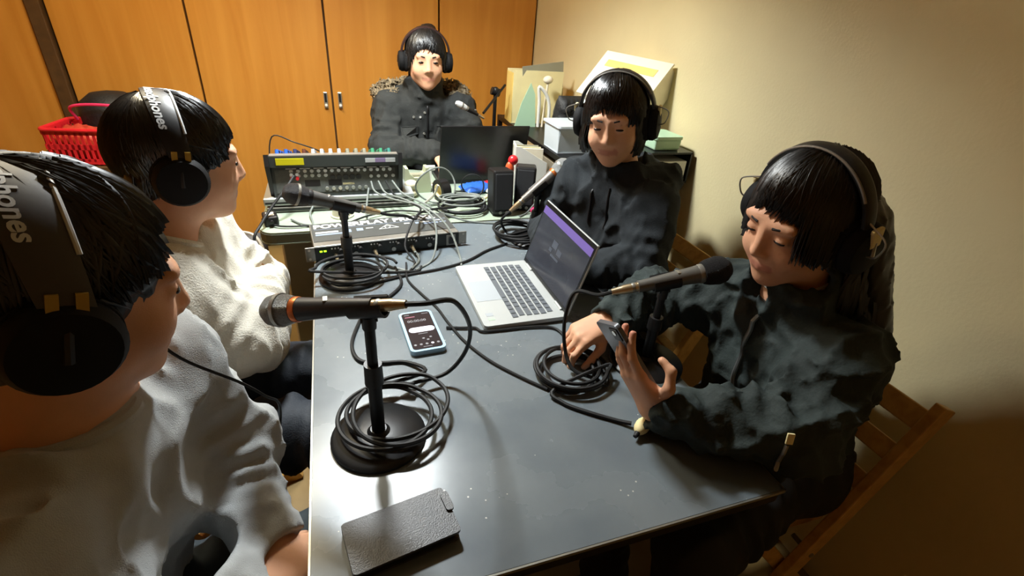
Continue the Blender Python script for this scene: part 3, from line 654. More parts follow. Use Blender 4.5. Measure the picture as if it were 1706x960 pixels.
cu = empty('plastic_cup', (-0.005, 1.735, TZ+0.0005), 0, 'small clear upturned plastic cup in front of the mixer', 'cup')
MB().lathe([(0.038, 0), (0.040, 0.004), (0.034, 0.006), (0.027, 0.045), (0.0, 0.047), (0.0, 0.044), (0.025, 0.042), (0.032, 0.004), (0.038, 0)], None, 24).build('body', mat('cup_plastic', (214, 210, 186), 0.25, alpha=0.7), cu, True)
pb = empty('power_adapter', (-0.232, 1.70, TZ+0.0005), 0.2, 'small dark power adapter at the left corner of the green table', 'adapter')
MB().box((0, 0, 0.016), (0.045, 0.065, 0.032), None, 0.006).build('case', M_BLACK, pb); MB().cyl((0, -0.032, 0.018), (0, -0.045, 0.018), 0.006, seg=10).build('strain_relief', M_BLACK, pb, True); MB().box((0.0, 0.0, 0.0325), (0.024, 0.03, 0.001)).build('rating_label', M_WHITE, pb)
tag(MB().sphere((0.70, 1.64, TZ+0.016), (0.030, 0.022, 0.0155)).build('computer_mouse', M_PINK, None, True), 'bright pink mouse-shaped object behind the silver laptop', 'mouse')
tag(MB().tube(catmull([(0.52, 1.79, TZ+0.010), (0.55, 1.81, TZ+0.02), (0.58, 1.825, TZ+0.018), (0.605, 1.83, TZ+0.010)], 6), [0.006]*6+[0.009]*7+[0.006]*6, 10).build('adapter_plug', M_CREAM, None, True), 'cream cable plug lying beside the tall speaker', 'plug')
lb = empty('cream_lump', (0.492, 0.551, TZ+0.0005), 0.6, 'small cream rounded object at the end of the cable by the cuff', 'connector')  # cream rounded lump with a short dark stub
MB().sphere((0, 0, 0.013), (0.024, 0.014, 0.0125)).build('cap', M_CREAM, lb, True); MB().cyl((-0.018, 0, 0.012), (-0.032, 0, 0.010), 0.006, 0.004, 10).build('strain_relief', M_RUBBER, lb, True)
wa = empty('bottle_basket', (0.735, 1.90, TZ+0.0005), math.radians(-12), 'white plastic file holder behind the desktop speakers', 'file holder')
MB().prism([(0, 0), (0.13, 0), (0.13, 0.14), (0.09, 0.16), (0.02, 0.20), (0, 0.20)], 0.004, Matrix(((1, 0, 0, -0.05), (0, 0, 1, -0.05), (0, 1, 0, 0), (0, 0, 0, 1)))).build('side_wall', M_WHITE, wa)
MB().prism([(0, 0), (0.13, 0), (0.13, 0.14), (0.09, 0.16), (0.02, 0.20), (0, 0.20)], 0.004, Matrix(((1, 0, 0, -0.05), (0, 0, 1, 0.05), (0, 1, 0, 0), (0, 0, 0, 1)))).build('side_wall', M_WHITE, wa)
MB().box((-0.048, 0.002, 0.10), (0.004, 0.10, 0.20)).build('back_wall', M_WHITE, wa); MB().box((0.015, 0.002, 0.002), (0.126, 0.10, 0.004)).build('base', M_WHITE, wa); MB().box((0.078, 0.002, 0.035), (0.004, 0.10, 0.07)).build('front_wall', M_WHITE, wa)
for i, (nm, lbx, m_) in enumerate((('folder', 'white folder standing leftmost in the white file holder', M_CARD), ('folder', 'cream folder standing in the middle of the white file holder', M_CREAM), ('folder', 'grey folder standing rightmost in the white file holder', M_GREYCARD))):
    tag(MB().box((0.742, 1.875+i*0.028, TZ+0.0975), (0.105, 0.010, 0.185), rot(z=math.radians(-12))).build(nm, m_), lbx, 'folder')

# ------------------------------------------------------------------ shelf of supplies along the right wall
SX0, SX1, SY0, SY1, SZ = 0.83, 1.165, 1.50, 2.62, 0.88
sh = empty('storage_shelf', ((SX0+SX1)/2, (SY0+SY1)/2, 0), 0, 'black-framed storage shelf along the cream wall', 'shelf')
a, b = (SX1-SX0)/2, (SY1-SY0)/2
for sx in (-1, 1):
    for sy in (-1, 1): MB().box((sx*(a-0.012), sy*(b-0.012), SZ/2), (0.024, 0.024, SZ), None, 0.002).build('post', M_BLACKM, sh)
for z in (0.12, 0.50, SZ-0.012): MB().box((0, 0, z), (2*a, 2*b, 0.022), None, 0.002).build('shelf_board', M_BLACKM, sh)
BZ = SZ+0.0005
fb = empty('magazine_box', (0.960, 2.45, BZ), math.radians(-4), 'yellow manila folder box full of papers on the shelf', 'file box')
for s_ in (-1, 1): MB().box((s_*0.125, 0, 0.115), (0.004, 0.12, 0.23)).build('side_wall', M_MANILA, fb)
MB().box((0, 0.06, 0.12), (0.25, 0.004, 0.24)).build('back_wall', M_CREAM, fb); MB().box((0, -0.06, 0.125), (0.25, 0.004, 0.24), rot(x=math.radians(3))).build('front_wall', M_CREAM, fb); MB().box((0, 0, 0.002), (0.25, 0.12, 0.004)).build('base', M_CREAM, fb)
tag(MB().box((0.99, 2.40, BZ+0.143), (0.21, 0.003, 0.27), rot(x=math.radians(6), y=math.radians(-8))).build('paper_sheet', M_GREYCARD), 'grey sheet sticking up from the manila box', 'paper')
tag(MB().prism([(-0.06, 0), (0.05, 0), (0.035, 0.15), (0.01, 0.20), (-0.03, 0.11)], 0.003, M4((0.88, 2.315, BZ+0.0), rot(x=PI/2))).build('paper_sheet', M_MINT), 'pale mint sheet leaning on the manila box', 'paper')
tag(MB().tube(catmull([(0.925, 2.27, BZ+0.01), (0.922, 2.27, BZ+0.12), (0.915, 2.265, BZ+0.19), (0.965, 2.26, BZ+0.13), (0.975, 2.26, BZ+0.01)], 6), 0.008, 8).build('white_hose', M_WHITE, None, True), 'bent white strap loop beside the black bag', 'strap')
tag(MB().sphere((0.975, 2.315, BZ+0.215), (0.024, 0.018, 0.018)).tube([(0.975, 2.315, BZ+0.20), (0.965, 2.315, BZ+0.0)], 0.006, 8).build('brush', M_CARD, None, True), 'cream fluffy-headed duster before the manila box', 'duster')
v, f = pillow(0.15, 0.17, 0.10, seed=8)
o = link('pouch', mesh_from('pouch', [(x*(1-0.5*max(0, y/0.17)), z-0.05, y+0.085) for x, y, z in v], f, M_NYLON), None, (1.025, 2.16, BZ)); tag(o, 'small black pouch with a peaked top on the shelf', 'pouch')
MB().tube(catmull([(-0.05, -0.03, 0.06), (0, -0.055, 0.09), (0.05, -0.03, 0.06)], 5), 0.004, 6).build('zip', M_BLACK, o)
v, f = pillow(0.17, 0.22, 0.13, seed=9)
o = link('plastic_bag', mesh_from('plastic_bag', [(x, z-0.065, y+0.11) for x, y, z in v], f, M_CLEAR), None, (1.075, 1.965, BZ)); tag(o, 'milky plastic bag with a green print on the shelf', 'bag')
MB().box((0.02, -0.066, 0.13), (0.05, 0.006, 0.06), None, 0.002).build('green_print', M_GREENP, o)
MB().prism([(-0.06, 0.20), (-0.045, 0.30), (-0.01, 0.245), (0.05, 0.20)], 0.003, Matrix(((1, 0, 0, 0), (0, 0, 1, 0), (0, 1, 0, 0), (0, 0, 0, 1)))).build('bag_top', M_CREAM, o)
# clear bins on the shelf
def bin_(x, y, z, sx, sy, h, label, m_=None, rz=0):
    o = empty('plastic_bin', (x, y, z), rz, label, 'bin'); m_ = m_ or M_CLEAR
    for s_ in (-1, 1):
        MB().box((s_*sx/2, 0, h/2), (0.003, sy, h), rot(y=s_*0.06)).build('side_wall', m_, o); MB().box((0, s_*sy/2, h/2), (sx, 0.003, h), rot(x=-s_*0.06)).build('end_wall', m_, o)
    MB().box((0, 0, 0.002), (sx, sy, 0.004)).build('base', m_, o); MB().prism(rrect(sx+0.024, sy+0.024, 0.014), 0.008, M4((0, 0, h))).build('lid', m_, o)
    return o
bin_(0.905, 1.90, BZ, 0.13, 0.15, 0.10, 'milky clear bin on the shelf beneath the plastic bag')
# white cardboard box leaning open against the wall
cb = empty('cardboard_box', (1.055, 1.75, BZ+0.155), 0, 'large white cardboard box tilted on top of the shelf by the wall', 'box')
e1 = Vector((0.085, -0.31, -0.01)).normalized(); e2 = Vector((-0.12, 0.0, -0.13)); e2 = (e2-e1*e2.dot(e1)).normalized(); Rc = Matrix((e1, -e2, e1.cross(-e2))).transposed(); cc = Vector((0.0, 0.03, 0.135))
MB().box(cc+Rc @ Vector((0, 0, -0.045)), (0.33, 0.19, 0.09), Rc, 0.002).build('carton', M_CARD, cb)
MB().box(cc+Rc @ Vector((0, 0, 0.003)), (0.345, 0.205, 0.006), Rc, 0.001).build('lid', M_CARD, cb)
MB().box(cc+Rc @ Vector((0.0, 0.05, 0.0068)), (0.26, 0.03, 0.0012), Rc).build('tape_strip', M_MANILA, cb)
tag(box('archive_box', M_GREYCARD, (1.075, 1.74, BZ+0.055), (0.17, 0.30, 0.11), None, 0.003), 'grey archive box under the tilted cardboard box', 'box')
# black letter tray at the near end with paper, mint tub on top
lt_ = empty('letter_tray', (1.055, 1.50, BZ), 0, 'black letter tray holding paper at the near end of the shelf', 'letter tray')
for z in (0.003, 0.105): MB().box((0, 0, z), (0.215, 0.17, 0.006)).build('tray_board', M_BLACKM, lt_)
for s_ in (-1, 1): MB().box((s_*0.105, 0, 0.054), (0.006, 0.17, 0.102)).build('side_wall', M_BLACKM, lt_)
tag(box('paper_stack', M_WHITE, (1.055, 1.496, BZ+0.0415), (0.19, 0.15, 0.07), None, 0.001), 'stack of white paper inside the black letter tray', 'paper')
tu = empty('plastic_tub', (1.075, 1.50, BZ+0.1085), 0, 'pale mint lidded tub on top of the letter tray', 'tub')
MB().box((0, 0, 0.018), (0.10, 0.11, 0.036), None, 0.006, taper=(1.05, 1.05)).build('tub', M_MINT, tu); MB().prism(rrect(0.112, 0.122, 0.012), 0.010, M4((0, 0, 0.036))).build('lid', M_MINT, tu)
# boxes and bins on the lower board, seen between table and shelf
tag(box('storage_box', mat('grey_brown_card', (128, 118, 100), 0.7), (0.955, 1.93, 0.5115+0.16), (0.22, 0.34, 0.32), None, 0.003), 'grey-brown storage box on the lower board of the shelf', 'box')
tag(box('storage_box', M_WHITE, (0.955, 1.63, 0.5115+0.15), (0.22, 0.20, 0.30), None, 0.003), 'white storage box on the lower board at the near end of the shelf', 'box')

# ------------------------------------------------------------------ left back corner
st = empty('storage_crate', (-1.02, 2.76, 0), 0, 'dark storage cupboard in the back left corner', 'cupboard')
MB().box((0, 0, 0.33), (0.50, 0.42, 0.66), None, 0.004).build('body', M_POST, st); MB().box((0, -0.214, 0.33), (0.46, 0.01, 0.60), None, 0.002).build('door', M_GAP, st)
rb = empty('shopping_basket', (-0.985, 2.68, 0.6605), math.radians(-8), 'red plastic basket with slotted sides in the back left corner', 'basket')
t_ = 0.006; BW, BD, BH = 0.31, 0.22, 0.15
MB().box((0, 0, 0.004), (BW-0.03, BD-0.03, 0.008)).build('base', M_RED, rb)
MB().tube([(x, y, BH) for x, y in rrect(BW+0.012, BD+0.012, 0.03)], 0.008, 8, closed=True).build('rim', M_RED, rb, True)
slm = MB().box((0, 0, 0), (0.010, 0.004, 0.062)).mesh('slat', M_RED); slm2 = MB().box((0, 0, 0), (0.004, 0.010, 0.062)).mesh('slat', M_RED)
for s_ in (-1, 1):
    for z in (0.018, 0.079, 0.140): MB().box((0, s_*BD/2, z), (BW, 0.004, 0.022)).build('band', M_RED, rb); MB().box((s_*BW/2, 0, z), (0.004, BD, 0.022)).build('band', M_RED, rb)
    for i in range(14):
        for z in (0.048, 0.110): link('slat', slm, rb, (-BW/2+0.012+i*(BW-0.024)/13, s_*BD/2, z))
    for i in range(10):
        for z in (0.048, 0.110): link('slat', slm2, rb, (s_*BW/2, -BD/2+0.012+i*(BD-0.024)/9, z))
MB().box((0.075, -BD/2-0.004, 0.110), (0.06, 0.003, 0.026)).build('name_plate', M_PINK, rb)
MB().tube(catmull([(-0.12, 0.1, BH), (-0.11, 0.06, BH+0.06), (0, 0.05, BH+0.075), (0.11, 0.06, BH+0.06), (0.12, 0.1, BH)], 6), 0.006, 8).build('handle', M_PINK, rb, True)
v, f = pillow(0.17, 0.16, 0.13, seed=12); tag(link('plastic_bag', mesh_from('plastic_bag', v, f, mat('red_film', (196, 70, 50), 0.3, var=0.25, vscale=30)), None, (-1.05, 2.67, 0.672)), 'crumpled orange-red plastic bag in the red basket', 'bag')
bk = MB(); prof = [(0, 0), (0.11, 0.005), (0.13, 0.06), (0.13, 0.16), (0.115, 0.215), (0.07, 0.250), (0, 0.262)]
bk.lathe(prof, M4((-0.975, 2.88, 0.6605), rot()), 28); tag(bk.build('round_bag', M_NYLON, None, True), 'black round-topped bag behind the red basket', 'bag')
# bag and cable on the floor behind the white sweater
v, f = pillow(0.34, 0.46, 0.24, seed=15)
bo = link('backpack', mesh_from('backpack', [(x, z-0.12, y+0.23) for x, y, z in v], f, mat('grey_nylon', (74, 70, 68), 0.6, var=0.35, vscale=14, bump=0.5, bscale=60)), None, (-0.50, 2.20, 0.0)); tag(bo, 'dark grey backpack on the floor left of the green table', 'backpack')
MB().box((0, -0.135, 0.17), (0.22, 0.03, 0.18), None, 0.012).build('front_pocket', M_NYLON, bo); MB().tube(catmull([(-0.05, 0, 0.45), (-0.04, 0, 0.50), (0.04, 0, 0.50), (0.05, 0, 0.45)], 5), 0.008, 8).build('handle', M_BLACK, bo, True)

# ------------------------------------------------------------------ cables
def coil(cx, cy, z, r, turns, seed, ell=1.0, jit=0.08, dz=0.006, a0=0.0, n=18):
    rg = np.random.default_rng(seed); out = []; ph_ = rg.uniform(0, 6.28, 3); off = rg.normal(size=(int(turns)+2, 3))*jit*r
    for i in range(int(turns*n)+1):
        a = 2*PI*i/n; t_ = i/n; k = int(t_); f = t_-k; o_ = off[k]*(1-f)+off[k+1]*f
        rr = r*(1+0.10*math.sin(a*0.5+ph_[0])+0.05*math.sin(a*1.5+ph_[1]))
        out.append((cx+o_[0]+rr*math.cos(a+a0), cy+o_[1]+rr*ell*math.sin(a+a0), z+dz*(0.5+0.5*math.sin(a*0.7+ph_[2]))+k*dz*0.7))
    return out
def cable(pts, r, m, label, n=6, seg=7):
    return tag(MB().tube(catmull(pts, n), r, seg).build('cable', m, None, True), label, 'cable')
Z0 = TZ+0.0045
T1 = tuple(m1[1]); d1 = (m1[1]-m1[0]).normalized()
c1 = [tuple(m1[1]-d1*0.004), tuple(m1[1]+d1*0.03), (0.150, 0.645, 0.975), (0.195, 0.715, 0.875), (0.200, 0.760, 0.785), (0.165, 0.775, 0.725), (0.100, 0.765, 0.722)]
c1 += coil(0.048, 0.690, TZ+0.024, 0.082, 3.2, 3, 0.95, 0.10, 0.005, 1.0)
c1 += [(0.125, 0.80, TZ+0.016), (0.095, 0.855, Z0), (0.045, 0.865, Z0), (0.0, 0.885, Z0), (-0.012, 0.945, Z0), (0.005, 1.02, Z0), (0.03, 1.08, Z0), (0.085, 1.13, Z0), (0.13, 1.20, Z0), (0.125, 1.30, Z0)]
cable(c1, 0.0042, M_RUBBER, 'black cable coiled round the base of the nearest microphone stand')
d3 = (m3[1]-m3[0]).normalized()
c3 = [tuple(m3[1]-d3*0.004), tuple(m3[1]+d3*0.03), (0.445, 0.80, 0.868), (0.425, 0.79, 0.81), (0.425, 0.77, 0.745), (0.432, 0.735, 0.715), (0.465, 0.700, TZ+0.012)]
c3 += coil(0.425, 0.735, TZ+0.006, 0.068, 4.1, 8, 1.0, 0.12, 0.006, -0.6)
c3 += [(0.37, 0.69, TZ+0.01), (0.375, 0.655, Z0), (0.41, 0.62, Z0), (0.455, 0.585, Z0), (0.478, 0.566, Z0+0.004)]
cable(c3, 0.0042, M_RUBBER, 'dark cable coiled on the table in front of the foam microphone')
cable([(0.36, 0.70, Z0), (0.315, 0.755, Z0), (0.27, 0.82, Z0), (0.235, 0.90, Z0), (0.215, 0.98, Z0), (0.20, 1.06, Z0), (0.175, 1.13, Z0), (0.15, 1.22, Z0), (0.16, 1.32, Z0)], 0.0030, M_RUBBER, 'thin dark cable crossing the table from the coil to past the blue phone')
cable([(0.205, 0.965, Z0), (0.24, 0.955, Z0), (0.272, 0.948, Z0), (0.285, 0.93, Z0), (0.33, 0.925, Z0), (0.40, 0.922, Z0), (0.46, 0.905, Z0), (0.47, 0.85, Z0), (0.45, 0.815, Z0)], 0.0032, M_RUBBER, 'black cable running along the front corner of the silver laptop')
d2 = (m2[1]-m2[0]).normalized()
c2 = [tuple(m2[1]-d2*0.004), tuple(m2[1]+d2*0.03), (0.165, 1.33, 0.848), (0.205, 1.42, 0.80), (0.235, 1.53, 0.775), (0.30, 1.61, 0.755), (0.38, 1.68, TZ+0.030), (0.42, 1.72, TZ+0.02)]
c2 += coil(0.43, 1.725, TZ+0.008, 0.085, 3.0, 21, 0.8, 0.16, 0.009)
cable(c2, 0.0042, M_RUBBER, 'black cable from the mixer-side microphone heaped on the green table')
d4 = (m4[1]-m4[0]).normalized()
c4 = [tuple(m4[1]-d4*0.004), tuple(m4[1]+d4*0.025), (0.488, 1.44, 0.765), (0.51, 1.45, 0.725), (0.53, 1.44, TZ+0.018)]
c4 += coil(0.555, 1.435, TZ+0.018, 0.075, 4.2, 31, 1.0, 0.15, 0.006, 0.4)
cable(c4, 0.0042, M_RUBBER, 'black cable coiled round the stand behind the silver laptop')
cable([(0.50, 1.40, Z0), (0.42, 1.36, Z0), (0.34, 1.30, Z0), (0.25, 1.265, Z0), (0.15, 1.245, Z0), (0.05, 1.215, Z0), (-0.03, 1.205, Z0+0.01), (-0.06, 1.25, Z0)], 0.0034, M_RUBBER, 'dark cable sweeping across the table in front of the rack unit')
c5 = coil(0.015, 1.262, TZ+0.026, 0.085, 2.6, 44, 0.75, 0.18, 0.005) + [(0.16, 1.26, Z0), (0.20, 1.29, Z0)]
cable(c5, 0.0040, M_RUBBER, 'black cable looped on the base of the stand before the rack unit')
# grey leads plugged into the front of the rack unit
def rackpt(x, y, z): a_ = math.radians(5.5); return (0.118+x*math.cos(a_)-y*math.sin(a_), 1.49+x*math.sin(a_)+y*math.cos(a_), TZ+z)
for i, (x, p2, lb_) in enumerate([(-0.160, [(-0.06, 1.335, 0.716), (-0.03, 1.30, Z0), (0.06, 1.285, Z0), (0.16, 1.27, Z0)], 'leftmost'), (-0.048, [(0.09, 1.36, 0.714), (0.11, 1.31, Z0), (0.15, 1.275, Z0)], 'second'), (0.064, [(0.195, 1.375, 0.714), (0.20, 1.33, Z0), (0.17, 1.28, Z0)], 'third')]):
    a_ = rackpt(x, -0.089, 0.0145); b_ = rackpt(x, -0.115, 0.0145)
    pl = tag(MB().cyl(a_, rackpt(x, -0.125, 0.0145), 0.0055, 0.0045, 10).build('jack_plug', M_NICKEL, None, True), 'jack plug in the rack unit, %s along its front' % lb_, 'plug')
    cable([rackpt(x, -0.122, 0.0145), rackpt(x, -0.135, 0.0140)] + p2, 0.0030, M_CABG, 'grey lead from the rack unit front, %s of the plugs' % lb_)
for i, (pts, lb_) in enumerate([
    ([(0.105, 1.80, 0.80), (0.115, 1.76, 0.775), (0.16, 1.68, 0.775), (0.235, 1.56, 0.79), (0.265, 1.45, 0.785), (0.262, 1.38, 0.745), (0.235, 1.32, Z0), (0.18, 1.27, Z0)], 'grey lead looping over the right part of the rack unit'),
    ([(0.131, 1.80, 0.80), (0.15, 1.74, 0.775), (0.20, 1.64, 0.785), (0.27, 1.50, 0.79), (0.31, 1.41, 0.76), (0.325, 1.33, Z0), (0.315, 1.27, Z0)], 'grey lead hanging over the rack unit near its power switch'),
    ([(0.157, 1.80, 0.80), (0.18, 1.72, 0.77), (0.215, 1.60, 0.785), (0.235, 1.50, 0.80), (0.195, 1.43, 0.785), (0.165, 1.37, 0.735), (0.185, 1.32, Z0), (0.16, 1.26, Z0)], 'dark grey lead crossing the rack lettering'),
    ([(0.18, 1.80, 0.80), (0.21, 1.74, 0.77), (0.26, 1.66, 0.765), (0.32, 1.62, 0.74), (0.42, 1.60, Z0+0.002), (0.55, 1.56, Z0), (0.64, 1.52, Z0)], 'long grey lead from the mixer across to the table edge by the laptop'),
    ([(0.095, 1.80, 0.775), (0.085, 1.76, 0.745), (0.075, 1.70, TZ+0.006), (0.09, 1.64, TZ+0.006), (0.03, 1.62, TZ+0.006), (-0.06, 1.63, TZ+0.006), (-0.13, 1.66, TZ+0.006), (-0.17, 1.71, TZ+0.006)], 'grey lead lying along the front of the green table'),
    ([(-0.148, 1.79, 0.83), (-0.17, 1.74, 0.81), (-0.22, 1.69, 0.76), (-0.255, 1.64, 0.72), (-0.275, 1.60, 0.69), (-0.278, 1.59, 0.60), (-0.26, 1.60, 0.40), (-0.24, 1.65, 0.20), (-0.22, 1.70, 0.02)], 'thick dark lead falling from the mixer over the table corner'),
    ([(-0.10, 1.79, 0.72), (-0.11, 1.74, 0.712), (-0.10, 1.66, TZ+0.006), (-0.105, 1.618, TZ+0.006), (-0.105, 1.604, TZ-0.01), (-0.105, 1.595, 0.62), (-0.10, 1.62, 0.45)], 'grey lead hanging over the front edge of the green table'),
    ([(-0.26, 1.72, TZ+0.008), (-0.20, 1.65, TZ+0.008), (-0.08, 1.645, TZ+0.006), (0.0, 1.63, TZ+0.012), (0.08, 1.69, TZ+0.012), (0.18, 1.73, TZ+0.010), (0.28, 1.70, TZ+0.010), (0.36, 1.66, TZ+0.010)], 'dark lead winding along the green table behind the rack unit'),
    ]):
    cable(pts, 0.0048 if 'thick' in lb_ else 0.0033, M_RUBBER if 'dark' in lb_ else M_CABG, lb_)
# loops standing up among the clutter
t = [(0.34+0.075*math.cos(a_), 1.80+0.02*math.sin(a_*2), TZ+0.075+0.068*math.sin(a_)) for a_ in np.linspace(-1.4, 4.9, 20)]
cable(t + [(0.30, 1.78, TZ+0.006)], 0.0034, M_CABG, 'grey cable loop standing upright round the tape roll', 3)
t = [(0.505+0.042*math.cos(a_), 1.86+0.01*a_, TZ+0.048+0.042*math.sin(a_)) for a_ in np.linspace(-1.5, 4.6, 16)]
cable([(0.44, 1.78, TZ+0.006), (0.48, 1.82, TZ+0.008)] + t + [(0.44, 1.93, TZ+0.006)], 0.0030, M_RUBBER, 'small dark cable loop beside the blue packet', 3)
cable(coil(0.405, 1.745, TZ+0.034, 0.075, 3.0, 55, 0.55, 0.2, 0.007), 0.0036, M_CABG, 'grey cable coil on the heap on the green table')
cable(coil(0.455, 1.80, TZ+0.006, 0.055, 2.4, 57, 0.7, 0.25, 0.008), 0.0030, M_RUBBER, 'thin black cable tangle behind the heap on the green table')
cable([(0.30, 1.80, TZ+0.010), (0.33, 1.79, TZ+0.04), (0.345, 1.775, TZ+0.085)], 0.0045, M_CABW, 'short pinkish white cable end before the tape roll')
cable([(-0.22, 2.09, TZ+0.006), (-0.25, 2.08, TZ+0.06), (-0.23, 2.10, TZ+0.19), (-0.15, 2.09, TZ+0.17), (-0.06, 2.10, TZ+0.13), (0.0, 2.12, TZ+0.07)], 0.0025, M_RUBBER, 'thin black wire arching up behind the mixer')
cable([(-0.62, 2.05, 0.50), (-0.52, 2.03, 0.545), (-0.42, 2.00, 0.555), (-0.33, 1.95, 0.55), (-0.29, 1.85, 0.48), (-0.28, 1.80, 0.30), (-0.30, 1.78, 0.01)], 0.006, M_CABW, 'white cable draped over the backpack left of the green table')
cable([(0.86, 1.735, TZ+0.004), (0.78, 1.70, TZ+0.012), (0.745, 1.72, TZ+0.006), (0.70, 1.66, TZ+0.042), (0.66, 1.65, TZ+0.006), (0.62, 1.62, TZ+0.006)], 0.003, M_CABG, 'grey speaker wire at the foot of the right speaker')

# ------------------------------------------------------------------ people: signed-distance bodies meshed with surface nets
def vnoise(p, freq, seed=0):
    q = p*np.float32(freq)+np.float32(seed*17.31+100); i = np.floor(q).astype(np.int64); f = (q-i).astype(np.float32); f = f*f*(3-2*f)
    def h(ix, iy, iz):
        n = (ix*374761393+iy*668265263+iz*2147483647+seed*974711) & 0xffffffff
        n = ((n ^ (n >> 13))*1274126177) & 0xffffffff
        return ((n ^ (n >> 16)) & 0xffff).astype(np.float32)/65535.0
    x, y, z = i[..., 0], i[..., 1], i[..., 2]; fx, fy, fz = f[..., 0], f[..., 1], f[..., 2]
    c = 0
    for dx in (0, 1):
        for dy in (0, 1):
            for dz in (0, 1):
                c = c+h(x+dx, y+dy, z+dz)*(fx if dx else 1-fx)*(fy if dy else 1-fy)*(fz if dz else 1-fz)
    return c
V = lambda *a: np.array(a if len(a) > 1 else a[0], dtype=np.float32)
